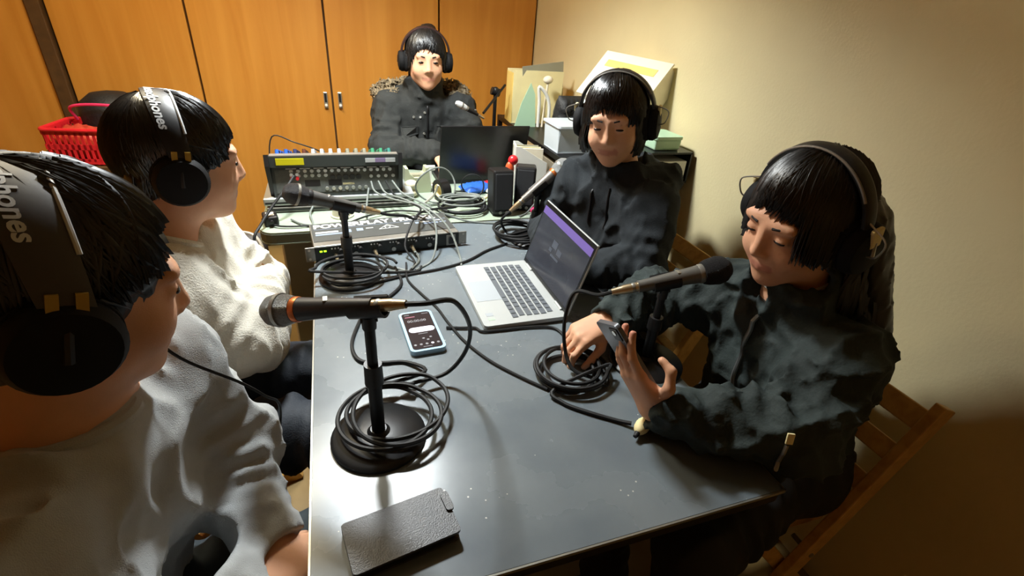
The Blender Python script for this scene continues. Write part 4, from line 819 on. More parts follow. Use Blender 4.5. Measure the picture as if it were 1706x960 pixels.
class Field:
    def __init__(s): s.p = []; s.disp = None
    def rc(s, a, b, ra, rb=None, k=0.02, sub=False, fold=None):
        a, b = V(a), V(b); rb = ra if rb is None else rb
        s.p.append(('rc', a, b, ra, rb, k, sub, fold, (a+b)/2, float(np.linalg.norm(b-a))/2+max(ra, rb)+(0.02 if fold else 0))); return s
    def el(s, c, r, R=None, k=0.02, sub=False):
        c = V(c); r = V(r if isinstance(r, (tuple, list)) else (r, r, r)); R = np.eye(3, dtype=np.float32) if R is None else np.array(R, dtype=np.float32)
        s.p.append(('el', c, r, R, None, k, sub, None, c, float(r.max()))); return s
    def ev(s, P, prims):
        d = np.full(len(P), 9.0, np.float32)
        for q in prims:
            if q[0] == 'rc':
                a, b, ra, rb = q[1:5]; ba = b-a; pa = P-a; L2 = max(float(ba@ba), 1e-9); t = np.clip(pa@ba/L2, 0, 1)
                w = pa-t[:, None]*ba; e = np.sqrt((w*w).sum(1))-(ra+(rb-ra)*t)
                if q[7]:
                    amp, n, ph, c0, wd = q[7]; L = math.sqrt(L2); ax = ba/L; o = np.cross(ax, V(0.3, 0.2, 0.93)); o /= np.linalg.norm(o); o2 = np.cross(ax, o)
                    an = np.arctan2(w@o2, w@o)
                    g = np.exp(-((t-c0)/wd)**2)
                    s1 = np.sin(6.283*n*t+1.3*np.sin(an+ph)+ph); s2 = np.sin(6.283*n*1.7*t-1.1*np.sin(an*2+ph*2)+2*ph)
                    e = e-amp*g*(0.65*(1-np.abs(s1))*1.6-0.5+0.45*s2)
            else:
                c, r, R = q[1:4]; u = (P-c)@R; k0 = np.sqrt(((u/r)**2).sum(1))+1e-9; k1 = np.sqrt(((u/(r*r))**2).sum(1))+1e-9; e = k0*(k0-1)/k1
            k = q[5]
            if q[6]:
                h = np.clip(0.5-0.5*(d+e)/k, 0, 1); d = d*(1-h)+(-e)*h+k*h*(1-h)
            else:
                h = np.clip(0.5+0.5*(e-d)/k, 0, 1); d = e+(d-e)*h-k*h*(1-h)
        return d
    def mesh(s, h, B=20):
        un = [q for q in s.p if not q[6]]
        lo = np.min([q[8]-q[9] for q in un], axis=0)-0.03; hi = np.max([q[8]+q[9] for q in un], axis=0)+0.03
        nb = np.ceil((hi-lo)/(B*h)).astype(int); off = 1 << 20
        g = np.arange(B+1); GI = np.stack(np.meshgrid(g, g, g, indexing='ij'), -1).reshape(-1, 3)
        bc = np.stack(np.meshgrid(*[np.arange(n) for n in nb], indexing='ij'), -1).reshape(-1, 3)
        half = B*h/2; rad = half*1.7321
        cen = lo+(bc+0.5)*B*h
        C8 = np.array([q[8] for q in s.p]); R8 = np.array([q[9] for q in s.p])
        D = np.sqrt(((cen[:, None, :]-C8[None])**2).sum(-1))-R8[None]
        near = D < rad+0.05
        keys = []; verts = []; quads = []
        NX, NY, NZ = [int(n)*B+4 for n in nb]
        def kf(I): return (I[..., 0].astype(np.int64)*NY+I[..., 1])*NZ+I[..., 2]
        corner = [(0, 0, 0), (1, 0, 0), (0, 1, 0), (1, 1, 0), (0, 0, 1), (1, 0, 1), (0, 1, 1), (1, 1, 1)]
        edges = [(0, 1), (2, 3), (4, 5), (6, 7), (0, 2), (1, 3), (4, 6), (5, 7), (0, 4), (1, 5), (2, 6), (3, 7)]
        for bi in np.nonzero(near.any(1))[0]:
            pr = [q for q, n_ in zip(s.p, near[bi]) if n_]
            if all(q[6] for q in pr): continue
            dc = s.ev(cen[bi][None].astype(np.float32), pr)[0]
            if abs(dc) > rad*1.25+0.035: continue
            I0 = bc[bi]*B; P = (lo+(I0+GI)*h).astype(np.float32); d = s.ev(P, pr)
            if s.disp is not None: 
                nb_ = np.abs(d) < 0.03
                if nb_.any(): d[nb_] += s.disp(P[nb_]).astype(np.float32)
            vol = d.reshape(B+1, B+1, B+1); sg = vol < 0
            if sg.all() or not sg.any(): continue
            cs = sum(sg[a:a+B, b:b+B, c:c+B].astype(np.int8) for a, b, c in corner); act = np.argwhere((cs > 0) & (cs < 8))
            if len(act):
                cv = np.stack([vol[act[:, 0]+a, act[:, 1]+b, act[:, 2]+c] for a, b, c in corner], 1); acc = np.zeros((len(act), 3)); cnt = np.zeros(len(act))
                for e0, e1 in edges:
                    v0, v1 = cv[:, e0], cv[:, e1]; x = (v0 < 0) != (v1 < 0)
                    if not x.any(): continue
                    t = v0[x]/(v0[x]-v1[x]); c0 = np.array(corner[e0]); c1_ = np.array(corner[e1])
                    acc[x] += c0+(c1_-c0)*t[:, None]; cnt[x] += 1
                verts.append(lo+(I0+act+acc/cnt[:, None])*h); keys.append(kf(I0+act+1))
            for ax in range(3):
                sl0 = [slice(0, B)]*3; sl1 = [slice(0, B)]*3; sl1[ax] = slice(1, B+1)
                A, Bb = sg[tuple(sl0)], sg[tuple(sl1)]; x = np.argwhere(A != Bb)
                if not len(x): continue
                flip = A[x[:, 0], x[:, 1], x[:, 2]]
                u_, w_ = [(1, 2), (2, 0), (0, 1)][ax]; g0 = I0+x+1; du = np.zeros(3, int); du[u_] = 1; dw = np.zeros(3, int); dw[w_] = 1
                q4 = np.stack([kf(g0-du-dw), kf(g0-dw), kf(g0), kf(g0-du)], 1)
                q4[~flip] = q4[~flip][:, ::-1]; quads.append(q4)
        keys = np.concatenate(keys); verts = np.concatenate(verts); quads = np.concatenate(quads)
        o = np.argsort(keys); ks = keys[o]; vs = verts[o]
        uq, first = np.unique(ks, return_index=True); vs = vs[first]
        ix = np.searchsorted(uq, quads); ix = np.clip(ix, 0, len(uq)-1); ok = (uq[ix] == quads).all(1)
        return vs.astype(np.float32), ix[ok]
def folds(amp, fx, fy, fz, seed=0, fine=0.35):
    sc = V(fx, fy, fz)
    def f(P):
        w = P+0.05*np.stack([vnoise(P, 6, seed+5), vnoise(P, 6, seed+6), vnoise(P, 6, seed+7)], 1)
        a = 1-np.abs(2*vnoise(w*sc, 1.0, seed)-1); b = 1-np.abs(2*vnoise(w*sc*2.3, 1.0, seed+1)-1); c = vnoise(w*sc*5.0, 1.0, seed+2)
        return -amp*((a*a-0.40)+fine*(b*b-0.40)+0.12*(c-0.5))
    return f

def head_frame(fwd, roll_=0.0):
    f = Vector(fwd).normalized(); r = f.cross(Vector((0, 0, 1))).normalized(); u = r.cross(f)
    if roll_: R_ = Matrix.Rotation(roll_, 3, f); r = R_ @ r; u = R_ @ u
    return np.array([list(r), list(f), list(u)], dtype=np.float32).T       # columns right, forward, up

def head_prims(F, c, R, smile=0.0, s=1.0):
    c = V(c); L = lambda x, y, z: c+R@V(x*s, y*s, z*s); e = lambda p, r, k=0.02, sub=False: F.el(L(*p), tuple(v*s for v in r), R, k, sub)
    e((0, -0.018, 0.030), (0.074, 0.094, 0.088))
    e((0, 0.022, -0.020), (0.064, 0.072, 0.085), 0.03)
    e((0, 0.040, -0.078), (0.040, 0.042, 0.034), 0.035)
    e((0, 0.068, -0.096), (0.020, 0.018, 0.015), 0.02)
    for sd in (-1, 1):
        e((sd*0.036, 0.058, -0.030-0.004*smile), (0.027, 0.026, 0.026), 0.025)
        e((sd*0.050, 0.0, -0.062), (0.018, 0.035, 0.028), 0.03)
        e((sd*0.031, 0.080, 0.032), (0.022, 0.010, 0.010), 0.02)
        e((sd*0.031, 0.1005, 0.010), (0.016, 0.011, 0.009), 0.016, True)
        e((sd*0.031, 0.0800, 0.009), (0.0145, 0.011, 0.0105), 0.004)
        e((sd*0.0765, -0.008, -0.004), (0.011, 0.019, 0.031), 0.008); e((sd*0.080, 0.0, 0.002), (0.006, 0.010, 0.017), 0.004, True)
    F.rc(L(0, 0.086, 0.020), L(0, 0.103, -0.022), 0.007*s, 0.010*s, 0.012)
    for sd in (-1, 1): e((sd*0.011, 0.094, -0.027), (0.0085, 0.010, 0.0075), 0.006)
    w = 0.023+0.005*smile
    for i in (-2, -1, 0, 1, 2):
        x = i/2*w; dz = smile*0.006*(abs(i)/2)**2; yy = 0.0885-0.0055*(i/2)**2*2
        e((x, yy, -0.0565+dz), (0.0085, 0.0065, 0.0042), 0.005); e((x, yy-0.001, -0.0655+dz), (0.0085, 0.0068, 0.0050), 0.005)
    F.rc(L(-w, 0.088, -0.061+smile*0.006), L(w, 0.088, -0.061+smile*0.006), 0.0012, 0.0012, 0.003, True) if not smile else None

def hand_prims(F, wr, d, n, side, curl, thumb, spread=0.10, s=1.0):
    """wr wrist, d direction of the hand, n direction the palm faces; side: sign of the thumb side; curl: 4 x (mcp, pip, dip) degrees"""
    d = Vector(d).normalized(); n = Vector(n); n = (n-d*n.dot(d)).normalized(); sv = d.cross(n)*side; wr = Vector(wr)
    kn = [(0.086, 0.029, 0.001), (0.090, 0.0095, -0.002), (0.085, -0.0100, -0.001), (0.076, -0.0285, 0.002)]
    ln = [(0.043, 0.026, 0.021), (0.047, 0.030, 0.022), (0.043, 0.028, 0.021), (0.034, 0.021, 0.019)]
    w0 = [0.017, 0.006, -0.006, -0.016]
    for i in range(4):
        a = wr+sv*w0[i]*s+d*0.004; b = wr+(d*kn[i][0]+sv*kn[i][1]+n*kn[i][2])*s
        F.rc(a, b, 0.0165*s, 0.0115*s, 0.012)
    F.el(wr+(d*0.048-n*-0.006)*s, (0.038*s, 0.034*s, 0.013*s), np.array([list(d), list(sv), list(n)]).T, 0.01)
    F.el(wr+(d*0.036+sv*0.024+n*0.008)*s, (0.030*s, 0.016*s, 0.014*s), np.array([list(d), list(sv), list(n)]).T, 0.012)
    for i in range(4):
        p = wr+(d*kn[i][0]+sv*kn[i][1]+n*kn[i][2])*s; ang = 0; r = (0.0096, 0.0096, 0.0092, 0.0082)[i]*s
        fan = (1.5-i)*spread; dd0 = (d+sv*fan*0.6).normalized()
        for j in range(3):
            ang += math.radians(curl[i][j]); dd = dd0*math.cos(ang)+n*math.sin(ang); q = p+dd*ln[i][j]*s
            F.rc(p, q, r, r*0.90, 0.0035 if j else 0.006); p = q; r *= 0.90
    p = wr+(d*0.022+sv*0.024+n*0.008)*s; r = 0.0125*s
    for (td, ts, tn), l_ in zip(thumb, (0.044, 0.033, 0.026)):
        dd = (d*td+sv*ts+n*tn).normalized(); q = p+dd*l_*s; F.rc(p, q, r, r*0.85, 0.006); p = q; r *= 0.85

def ribbon_hair(c, R, s, spec, N, seed, col_w=0.010, out=(0.10, -0.18)):
    """locks: tapered ridged ribbons from the crown over the skull; spec(az) -> (end polar angle deg, hanging length, lift)"""
    rg = np.random.default_rng(seed); vs = []; fs = []; nseg = 11
    C0 = V(c)+R@V(0, -0.018*s, 0.030*s); rad = np.array([0.0765, 0.0955, 0.0895])*s
    for i in range(N):
        az = rg.uniform(-PI, PI); end, hang, lift = spec(az); end = math.radians(end*rg.uniform(0.90, 1.05)); hang *= rg.uniform(0.75, 1.08); off = rg.uniform(0.003, 0.010)*s+lift*rg.uniform(0.1, 1.0)
        t0 = math.radians(rg.uniform(2, 40)) if rg.random() < 0.6 else rg.uniform(0.3, 0.75)*end
        tw = rg.normal()*0.25; wob = rg.uniform(0, 6.28); w0 = col_w*rg.uniform(0.6, 1.3)*s
        P = []; ob = min(1, max(0, (abs(az)-1.7)/0.8))
        Lsk = (end-t0)*0.095*s; tot = Lsk+hang; last = None
        for j in range(nseg+1):
            l_ = tot*j/nseg
            if l_ <= Lsk or hang < 1e-4:
                th = t0+(end-t0)*(min(l_, Lsk)/max(Lsk, 1e-6)); a_ = az+tw*(j/nseg)
                # crown sits back on the head
                x = math.sin(th)*math.sin(a_); y = math.sin(th)*math.cos(a_); z = math.cos(th)
                ca, sa = math.cos(-0.35), math.sin(-0.35); y, z = y*ca+z*sa, -y*sa+z*ca
                if not hang: pass
                u = np.array([x, y, z]); k = 1.0+0.0; p = R@((rad+off)*u); nn = R@(u/(rad+off)); nn /= np.linalg.norm(nn); p = C0+p; last = (p, nn, l_)
            else:
                p0, nn, l0 = last; e = l_-l0; p = p0+np.array([0, 0, -e])+nn*np.array([1, 1, 0])*(ob*(out[0]*min(e, 0.08)+out[1]*max(0, e-0.08))+(1-ob)*(0.04*min(e, 0.08)-0.2*max(0, e-0.08)))+nn*0.004*math.sin(wob+e*40)
            P.append((p, nn))
        base = len(vs)
        for j, (p, nn) in enumerate(P):
            tg = P[min(j+1, nseg)][0]-P[max(j-1, 0)][0]; tg = tg/(np.linalg.norm(tg)+1e-9); sd = np.cross(tg, nn); sd /= np.linalg.norm(sd)+1e-9
            f = j/nseg; w_ = w0*(0.55+0.9*math.sin(PI*min(1, f*0.75+0.12)))*(1-f**3*0.9)
            vs += [p-sd*w_/2-nn*0.004, p+nn*0.0022, p+sd*w_/2-nn*0.004]
        for j in range(nseg):
            a = base+j*3; fs += [(a, a+1, a+4, a+3), (a+1, a+2, a+5, a+4)]
    return np.array(vs, np.float32), np.array(fs, np.int64)
def join(parts):
    vs = []; fs = []; n = 0
    for v, f in parts: vs.append(v); fs.append(f+n); n += len(v)
    return np.concatenate(vs), np.concatenate(fs)
def hair_mat(name, rough):
    m = mat(name, (17, 14, 12), rough, var=0.5, vscale=40, spec=0.75); return m

def dome(F, c, R, s, grow, low=-0.02):
    L = lambda x, y, z: V(c)+R@V(x*s, y*s, z*s)
    F.el(L(0, -0.020, 0.031), tuple((v+grow)*s for v in (0.076, 0.096, 0.090)), R, 0.01)
    return L

M_SKIN = skin_mat('skin', (222, 168, 134)); M_EYE = mat('eye_dark', (28, 20, 16), 0.2); M_BROW = mat('brow_hair', (30, 24, 20), 0.8)
M_SHOE = mat('black_shoe', (22, 22, 23), 0.5)
def person(root_xy, label, J, hs=1.0, smile=0.0, body_h=0.005, top_h=0.007, cloth=None, trousers=None, hair=None, hands=None, bulk=1.0, top_name='sweatshirt', collar='crew', top_disp=None, extra_top=None, sleeve_end=0.92):
    root = empty('person', (root_xy[0], root_xy[1], 0), 0, label, 'person', 'people sitting round the tables'); o0 = V(root_xy[0], root_xy[1], 0)
    hc = V(J['head']); R = head_frame(J['face'], J.get('roll', 0)); nk = V(J['neck']); pel = V(J['pelvis']); chs = V(J['chest'])
    sh = {k: V(J['sh'+k]) for k in 'LR'}; el = {k: V(J['el'+k]) for k in 'LR'}; wr = {k: V(J['wr'+k]) for k in 'LR'}; kn = {k: V(J['kn'+k]) for k in 'LR'}; an = {k: V(J['an'+k]) for k in 'LR'}
    lat = sh['R']-sh['L']; lat /= np.linalg.norm(lat); hip = {'L': pel-lat*0.085, 'R': pel+lat*0.085}
    # body skin, one continuous surface
    F = Field(); head_prims(F, hc, R, smile, hs)
    F.rc(hc+R@V(0, -0.025, -0.06)*hs, nk, 0.052*hs, 0.056, 0.03)
    def torso(F, g, k=0.05):
        for sgn in (-1, 1):
            F.rc(pel+lat*sgn*0.07, chs+lat*sgn*0.066, 0.078+g, 0.084+g, k); F.rc(chs+lat*sgn*0.066, nk+lat*sgn*0.040-V(0, 0, 0.060), 0.084+g, 0.042+g*0.6, k)
        F.rc(sh['L']+lat*0.02, sh['R']-lat*0.02, 0.042+g, 0.042+g, k)
    torso(F, -0.008)
    for k in 'LR':
        F.rc(sh[k], el[k], 0.046, 0.037, 0.03); F.rc(el[k], wr[k], 0.037, 0.0255, 0.02)
        F.rc(hip[k], kn[k], 0.072, 0.050, 0.03); F.rc(kn[k], an[k], 0.050, 0.034, 0.02)
        fd = V(J.get('foot', (0, 0, 0))); F.rc(an[k]-V(0, 0, 0.03), an[k]+fd*0.13-V(0, 0, 0.045), 0.032, 0.026, 0.02)
        hd = hands[k]; hand_prims(F, wr[k], hd[0], hd[1], (1 if k == 'L' else -1)*(-1), hd[2], hd[3], hd[4] if len(hd) > 4 else 0.10, J.get('hand', 0.95))
    v, f = F.mesh(body_h); me = mesh_from('body', v-o0, f, M_SKIN)
    u = (v-hc)@R/hs; tint = ((np.abs(u[:, 0]) < 0.027) & (u[:, 1] > 0.080) & (np.abs(u[:, 2]+0.061-smile*0.18*np.abs(u[:, 0])) < 0.0085)).astype(np.float32)*0.5
    at = me.attributes.new('tint', 'FLOAT', 'POINT'); at.data.foreach_set('value', tint); b = link('body', me, root)
    Lw = lambda x, y, z: Vector((hc+R@V(x*hs, y*hs, z*hs)-o0).tolist()); RM = Matrix(R.tolist())
    for sd in (-1, 1):
        MB().sphere(Lw(sd*0.031, 0.0868, 0.0085-0.002*smile), (0.0115*hs, 0.0050*hs, 0.0050*hs*(1-0.3*smile)), RM, 14, 8).build('eye', M_EYE, root, True)
        MB().tube([Lw(sd*0.016, 0.0905, 0.0295), Lw(sd*0.030, 0.0890, 0.0330), Lw(sd*0.044, 0.0800, 0.0310)], [0.0028*hs, 0.0030*hs, 0.0015*hs], 6).build('eyebrow', M_BROW, root, True)
    # upper garment
    G = Field(); g = 0.016*bulk; torso(G, g)
    G.rc(pel-V(0, 0, 0.005), pel+V(0, 0, 0.05), 0.108+g, 0.104+g, 0.05)
    for k in 'LR':
        G.rc(sh[k], el[k], 0.049+g, 0.045+g, 0.04, fold=(0.007*bulk, 2.3, 1.3 if k == 'L' else 2.6, 0.85, 0.40)); 
        we = el[k]+(wr[k]-el[k])*sleeve_end
        G.rc(el[k], we, 0.045+g, 0.033+g*0.9, 0.03, fold=(0.006*bulk, 3.0, 0.4 if k == 'L' else 3.7, 0.3, 0.5))
        G.rc(el[k]+(wr[k]-el[k])*(sleeve_end-0.10), we+(wr[k]-el[k])*0.02, 0.034+g*0.55, 0.034+g*0.45, 0.008)      # cuff
        ax = (wr[k]-el[k])/np.linalg.norm(wr[k]-el[k]); G.rc(we+ax*(0.030+g*0.7), we+ax*0.12, 0.030, 0.030, 0.006, True)
    nd = (hc+R@V(0, -0.025, -0.06)*hs)-nk; nd /= np.linalg.norm(nd)
    if collar == 'crew':
        G.rc(nk+nd*0.045, nk+nd*0.16, 0.064, 0.075, 0.008, True)
    else:
        G.rc(nk-nd*0.01, nk+nd*0.030, 0.080, 0.078, 0.02); G.rc(nk+nd*0.0, nk+nd*0.16, 0.062, 0.075, 0.008, True)
    if extra_top: extra_top(G, dict(hc=hc, R=R, nk=nk, nd=nd, lat=lat, sh=sh, chs=chs, pel=pel, el=el, wr=wr))
    G.disp = top_disp or folds(0.012, 9, 9, 6, 3)
    v, f = G.mesh(top_h); tp = link(top_name, mesh_from(top_name, v-o0, f, cloth), root)
    if collar == 'crew':
        Fm = frame(Vector(nd.tolist()), Vector(lat.tolist())); ring = [Vector((nk-o0-nd*0.008).tolist())+Fm @ Vector((0.066*math.cos(a_), 0.066*math.sin(a_), 0.0)) for a_ in np.linspace(0, 2*PI, 28, endpoint=False)]
        MB().tube(ring, 0.0085, 8, closed=True).build('neckband', cloth, tp, True)
    # trousers and shoes
    T = Field()
    T.rc(hip['L'], hip['R'], 0.115, 0.115, 0.05)
    for k in 'LR':
        T.rc(hip[k], kn[k], 0.092, 0.072, 0.04, fold=(0.010, 4.0, 1.1 if k == 'L' else 2.3, 0.6, 0.6)); T.rc(kn[k], an[k]+V(0, 0, 0.02), 0.070, 0.060, 0.03, fold=(0.006, 3, 0.7, 0.6, 0.5))
    T.disp = folds(0.010, 6, 14, 8, 9); v, f = T.mesh(0.008); link('trousers', mesh_from('trousers', v-o0, f, trousers), root)
    fd = V(J['foot'])
    for k in 'LR':
        S = Field(); S.rc(an[k]-fd*0.03-V(0, 0, 0.042), an[k]+fd*0.15-V(0, 0, 0.050), 0.040, 0.036, 0.02).rc(an[k]+V(0, 0, 0.02), an[k]-V(0, 0, 0.04), 0.042, 0.042, 0.02)
        v, f = S.mesh(0.010); link('shoe', mesh_from('shoe', v-o0, f, M_SHOE), root)
    if hair: v, f = hair(hc, R, hs); link('hair', mesh_from('hair', v-o0, f, hair.m), root)
    return root, hc, R

# ---- hair styles
def mk(fn, m): fn.m = m; return fn
def spec_short(az):
    a = abs(az)
    if a < 0.7: return (80, 0, 0.006)
    if a < 1.2: return (98, 0, 0.006)
    if a < 2.0: return (104, 0, 0.005)
    return (116, 0.012, 0.006)
def hair_short(hc, R, s, grow=0.013, seed=1, N=900, spec=spec_short, w=0.009):
    F = Field(); L = dome(F, hc, R, s, grow)
    F.el(L(0, -0.055, -0.030), (0.066*s, 0.055*s, 0.060*s), R, 0.02)
    F.el(L(0, 0.100, -0.050), (0.090*s, 0.090*s, 0.095*s), R, 0.010, True)
    F.el(L(0, 0.045, -0.105), (0.13*s, 0.075*s, 0.085*s), R, 0.010, True)
    F.disp = folds(0.006, 60, 60, 60, seed)
    return join([F.mesh(0.0045), ribbon_hair(hc, R, s, spec, N, seed, w)])
M_HAIR1 = hair_mat('hair_black_matte', 0.40); M_HAIR2 = hair_mat('hair_black_glossy', 0.28); M_HAIR3 = hair_mat('hair_dark_brown', 0.42)
h_p1 = mk(lambda c, R, s: hair_short(c, R, s, 0.009, 2, 2600, lambda az: (spec_short(az)[0], 0, 0.010), 0.0055), M_HAIR1)
h_p2 = mk(lambda c, R, s: hair_short(c, R, s, 0.008, 5, 2400, lambda az: ((92, 0.0, 0.006) if abs(az) < 0.9 else (106, 0.006, 0.006) if abs(az) < 2 else (116, 0.02, 0.006)), 0.0055), M_HAIR2)
def hair_bob(c, R, s, hang=0.09, seed=11, N=1100, bun=False, long=None, out=(0.10, -0.18)):
    F = Field(); L = dome(F, c, R, s, 0.007)
    for sd in (-1, 1): F.rc(L(sd*0.058, -0.035, 0.02), L(sd*0.056, -0.040, -0.05-hang*0.5), 0.026*s, 0.020*s, 0.03)
    F.rc(L(0, -0.07, 0.0), L(0, -0.075, -0.06-hang*0.6), 0.050*s, 0.035*s, 0.03)
    if long:
        for q in long: F.rc(q[0], q[1], q[2], q[3], 0.03)
    F.el(L(0, 0.100, -0.046), (0.083*s, 0.090*s, 0.112*s), R, 0.010, True)
    if bun: F.el(L(-0.016, -0.055, 0.118), (0.034*s, 0.034*s, 0.020*s), R, 0.012)
    F.disp = folds(0.005, 70, 70, 20, seed)
    def spec(az):
        a = abs(az)
        if a < 0.75: return (80+26*abs(az-0.12)/0.75, 0.0, 0.004)
        if a < 1.25: return (92, hang*0.35, 0.004)
        if hang > 0.15 and a < 1.95: return (100, 0.06, 0.004)
        return (100, hang, 0.005)
    return join([F.mesh(0.005), ribbon_hair(c, R, s, spec, N*2, seed, 0.0055, out)])
h_p3 = mk(lambda c, R, s: hair_bob(c, R, s, 0.05, 12, 700, True), M_HAIR3)
h_p4 = mk(lambda c, R, s: hair_bob(c, R, s, 0.10, 13, 1000), M_HAIR2)

M_CUP = mat('ear_cup_black', (14, 14, 15), 0.75, spec=0.25)
# ---- headphones (worn, each a thing of its own)
def headphones(hc, R, s, label, cupr=0.046, band_w=0.034, edge=None, txt=None, back=0.0, band_mat=None, gold=False, wire=False, cord=None, rb=0.103, cup_mat=None, txt_at=0.2):
    c = Vector(hc.tolist()); RM = Matrix(R.tolist()); root = empty('headphones', c, 0, label, 'headphones', 'headphones worn by the people')
    root.rotation_euler = RM.to_euler(); bm_ = band_mat or M_BLACK
    zt = 0.108*s; ex = rb*s
    def P(a, y, rr): return Vector(((ex+rr)*math.sin(a), y-0.010*s-back*math.cos(a)*s, 0.018*s+(zt+rr)*math.cos(a)))
    A = np.linspace(-1.62, 1.62, 41)
    t = MB(); rings = []
    for a in A:
        w_ = band_w/2*(0.72+0.28*math.cos(a*0.9))
        rings.append([t.bm.verts.new(P(a, y, r_)) for y, r_ in ((-w_, 0.0), (-w_, 0.006), (-w_*0.6, 0.0085), (w_*0.6, 0.0085), (w_, 0.006), (w_, 0.0))])
    for X, Y in zip(rings, rings[1:]):
        for i in range(6): j = (i+1) % 6; t.bm.faces.new((X[i], X[j], Y[j], Y[i]))
    t.bm.faces.new(rings[0]); t.bm.faces.new(rings[-1][::-1])
    hb = t.build('headband', bm_, root, True)
    if edge: MB().tube([P(a, band_w/2*(0.72+0.28*math.cos(a*0.9)), 0.0065) for a in np.linspace(-1.05, 1.05, 30)], 0.0024, 8).build('edge_trim', edge, hb, True)
    if txt:
        me = text_mesh(txt, 0.024, 0.0006); n_ = len(me.vertices); co = np.empty(n_*3, np.float32); me.vertices.foreach_get('co', co); co = co.reshape(-1, 3)
        ac = txt_at
        new = [P(ac+x/(0.118*s), (y-0.010)*0.95-0.006, 0.0092+z) for x, y, z in co]
        me.vertices.foreach_set('co', np.array([list(q) for q in new], np.float32).ravel()); me.materials.append(M_WHITEP); me.name = 'lettering'; link('lettering', me, hb)
    for sd in (-1, 1):
        Mx = M4((sd*0.082*s, -0.016*s, -0.010*s), rot(y=sd*PI/2))
        cup = MB().lathe([(0, 0.010), (cupr*0.9, 0.010), (cupr, 0.016), (cupr, 0.026), (cupr*0.86, 0.037), (cupr*0.5, 0.041), (0, 0.042)], Mx, 32).build('ear_cup', cup_mat or M_CUP, root, True)
        MB().lathe([(cupr*0.55, -0.004), (cupr*0.90, -0.006), (cupr*1.04, 0.002), (cupr*1.02, 0.012), (cupr*0.85, 0.015)], Mx, 32).build('ear_pad', M_FOAM, cup, True)
        y0 = -0.016*s
        MB().tube([P(sd*1.5, 0, 0.004), Vector((sd*(0.120*s), y0, 0.010)), Vector((sd*0.1215*s, y0, -0.016))], 0.005, 8).build('yoke', M_STEEL if wire else M_BLACK, root, True)
        if gold:
            for dy in (-0.010, 0.010): MB().box(P(sd*1.42, dy, 0.0095), (0.004, 0.009, 0.020), rot(y=sd*(1.42-PI/2))).build('slider_mark', mat('gold_mark', (176, 146, 62), 0.4, 0.4), root)
        if wire:
            MB().tube(catmull([P(sd*1.35, 0.004, 0.008), Vector((sd*0.145*s, 0.0, 0.030)), Vector((sd*0.140*s, 0.004, 0.002)), Vector((sd*0.124*s, 0.0, -0.008))], 6), 0.0016, 6).build('side_wire', M_STEEL, root, True)
            MB().box((sd*0.120*s, y0, 0.020), (0.008, 0.024, 0.036), None, 0.003).build('slider_block', M_CREAM, root)
    if cord:
        inv = RM.inverted(); MB().tube(catmull([inv @ (Vector(p)-c) for p in cord], 6), 0.0022, 6).build('cord', M_RUBBER, root, True)
    return root

REL = [(18, 30, 18)]*4; TH = [(0.75, 0.60, 0.25), (0.9, 0.3, 0.3), (0.95, 0.1, 0.3)]
C_GREY = mat('grey_sweat_cotton', (172, 176, 177), 0.9, var=0.06, vscale=25, bump=0.35, bscale=700, sheen=0.2)
C_WHITE = mat('white_knit', (218, 213, 198), 0.9, var=0.04, vscale=20, bump=0.5, bscale=320, sheen=0.2)
C_PARKA = mat('black_parka_nylon', (46, 48, 47), 0.85, spec=0.3, var=0.15, vscale=15, bump=0.3, bscale=200)
C_HOOD = mat('black_hoodie_cotton', (44, 48, 51), 0.95, spec=0.2, var=0.2, vscale=18, bump=0.4, bscale=500)
C_JACK = mat('black_jacket_nylon', (48, 57, 56), 0.8, spec=0.3, var=0.25, vscale=12, bump=0.3, bscale=160)
C_TROU = mat('navy_trousers', (44, 49, 56), 0.7, var=0.15, vscale=14, bump=0.3, bscale=300)
C_TROUB = mat('black_trousers', (24, 24, 25), 0.8, var=0.2, vscale=14)
C_TROUG = mat('dark_green_grey_trousers', (54, 62, 66), 0.75, var=0.1, vscale=14)

# P1: grey sweatshirt, nearest on the left
p1, c1h, R1 = person((-0.40, 0.48), 'person in grey sweatshirt and black headphones nearest us on the left',
    dict(head=(-0.283, 0.568, 1.090), face=(0.86, 0.44, -0.26), neck=(-0.318, 0.530, 0.955), pelvis=(-0.43, 0.47, 0.515), chest=(-0.345, 0.505, 0.80),
         shL=(-0.275, 0.690, 0.905), shR=(-0.335, 0.350, 0.905), elL=(-0.205, 0.655, 0.735), elR=(-0.27, 0.36, 0.715), wrL=(-0.148, 0.520, 0.664), wrR=(-0.165, 0.450, 0.680),
         knL=(0.02, 0.62, 0.50), knR=(0.02, 0.42, 0.50), anL=(0.02, 0.64, 0.08), anR=(0.02, 0.40, 0.08), foot=(1, 0, 0)),
    1.01, 0, 0.005, 0.0065, C_GREY, C_TROUG, h_p1, dict(L=((0.45, -0.75, -0.30), (-0.2, -0.3, -0.9), REL, TH), R=((0.80, 0.45, -0.15), (0.1, 0.1, -1), REL, TH)), 1.0, 'sweatshirt', 'crew', folds(0.020, 11, 11, 8, 4, 0.45), None, 0.99)
headphones(c1h, R1, 1.02, 'black headphones with white-edged lettered band on the nearest person', 0.047, 0.050, M_WHITEP, 'headphones', 0.030, mat('band_grey_leather', (66, 62, 58), 0.5), True,
    cord=[(-0.245, 0.60, 1.02), (-0.215, 0.60, 0.965), (-0.165, 0.625, 0.895), (-0.14, 0.645, 0.845), (-0.13, 0.68, 0.79), (-0.15, 0.70, 0.68)], txt_at=0.0)

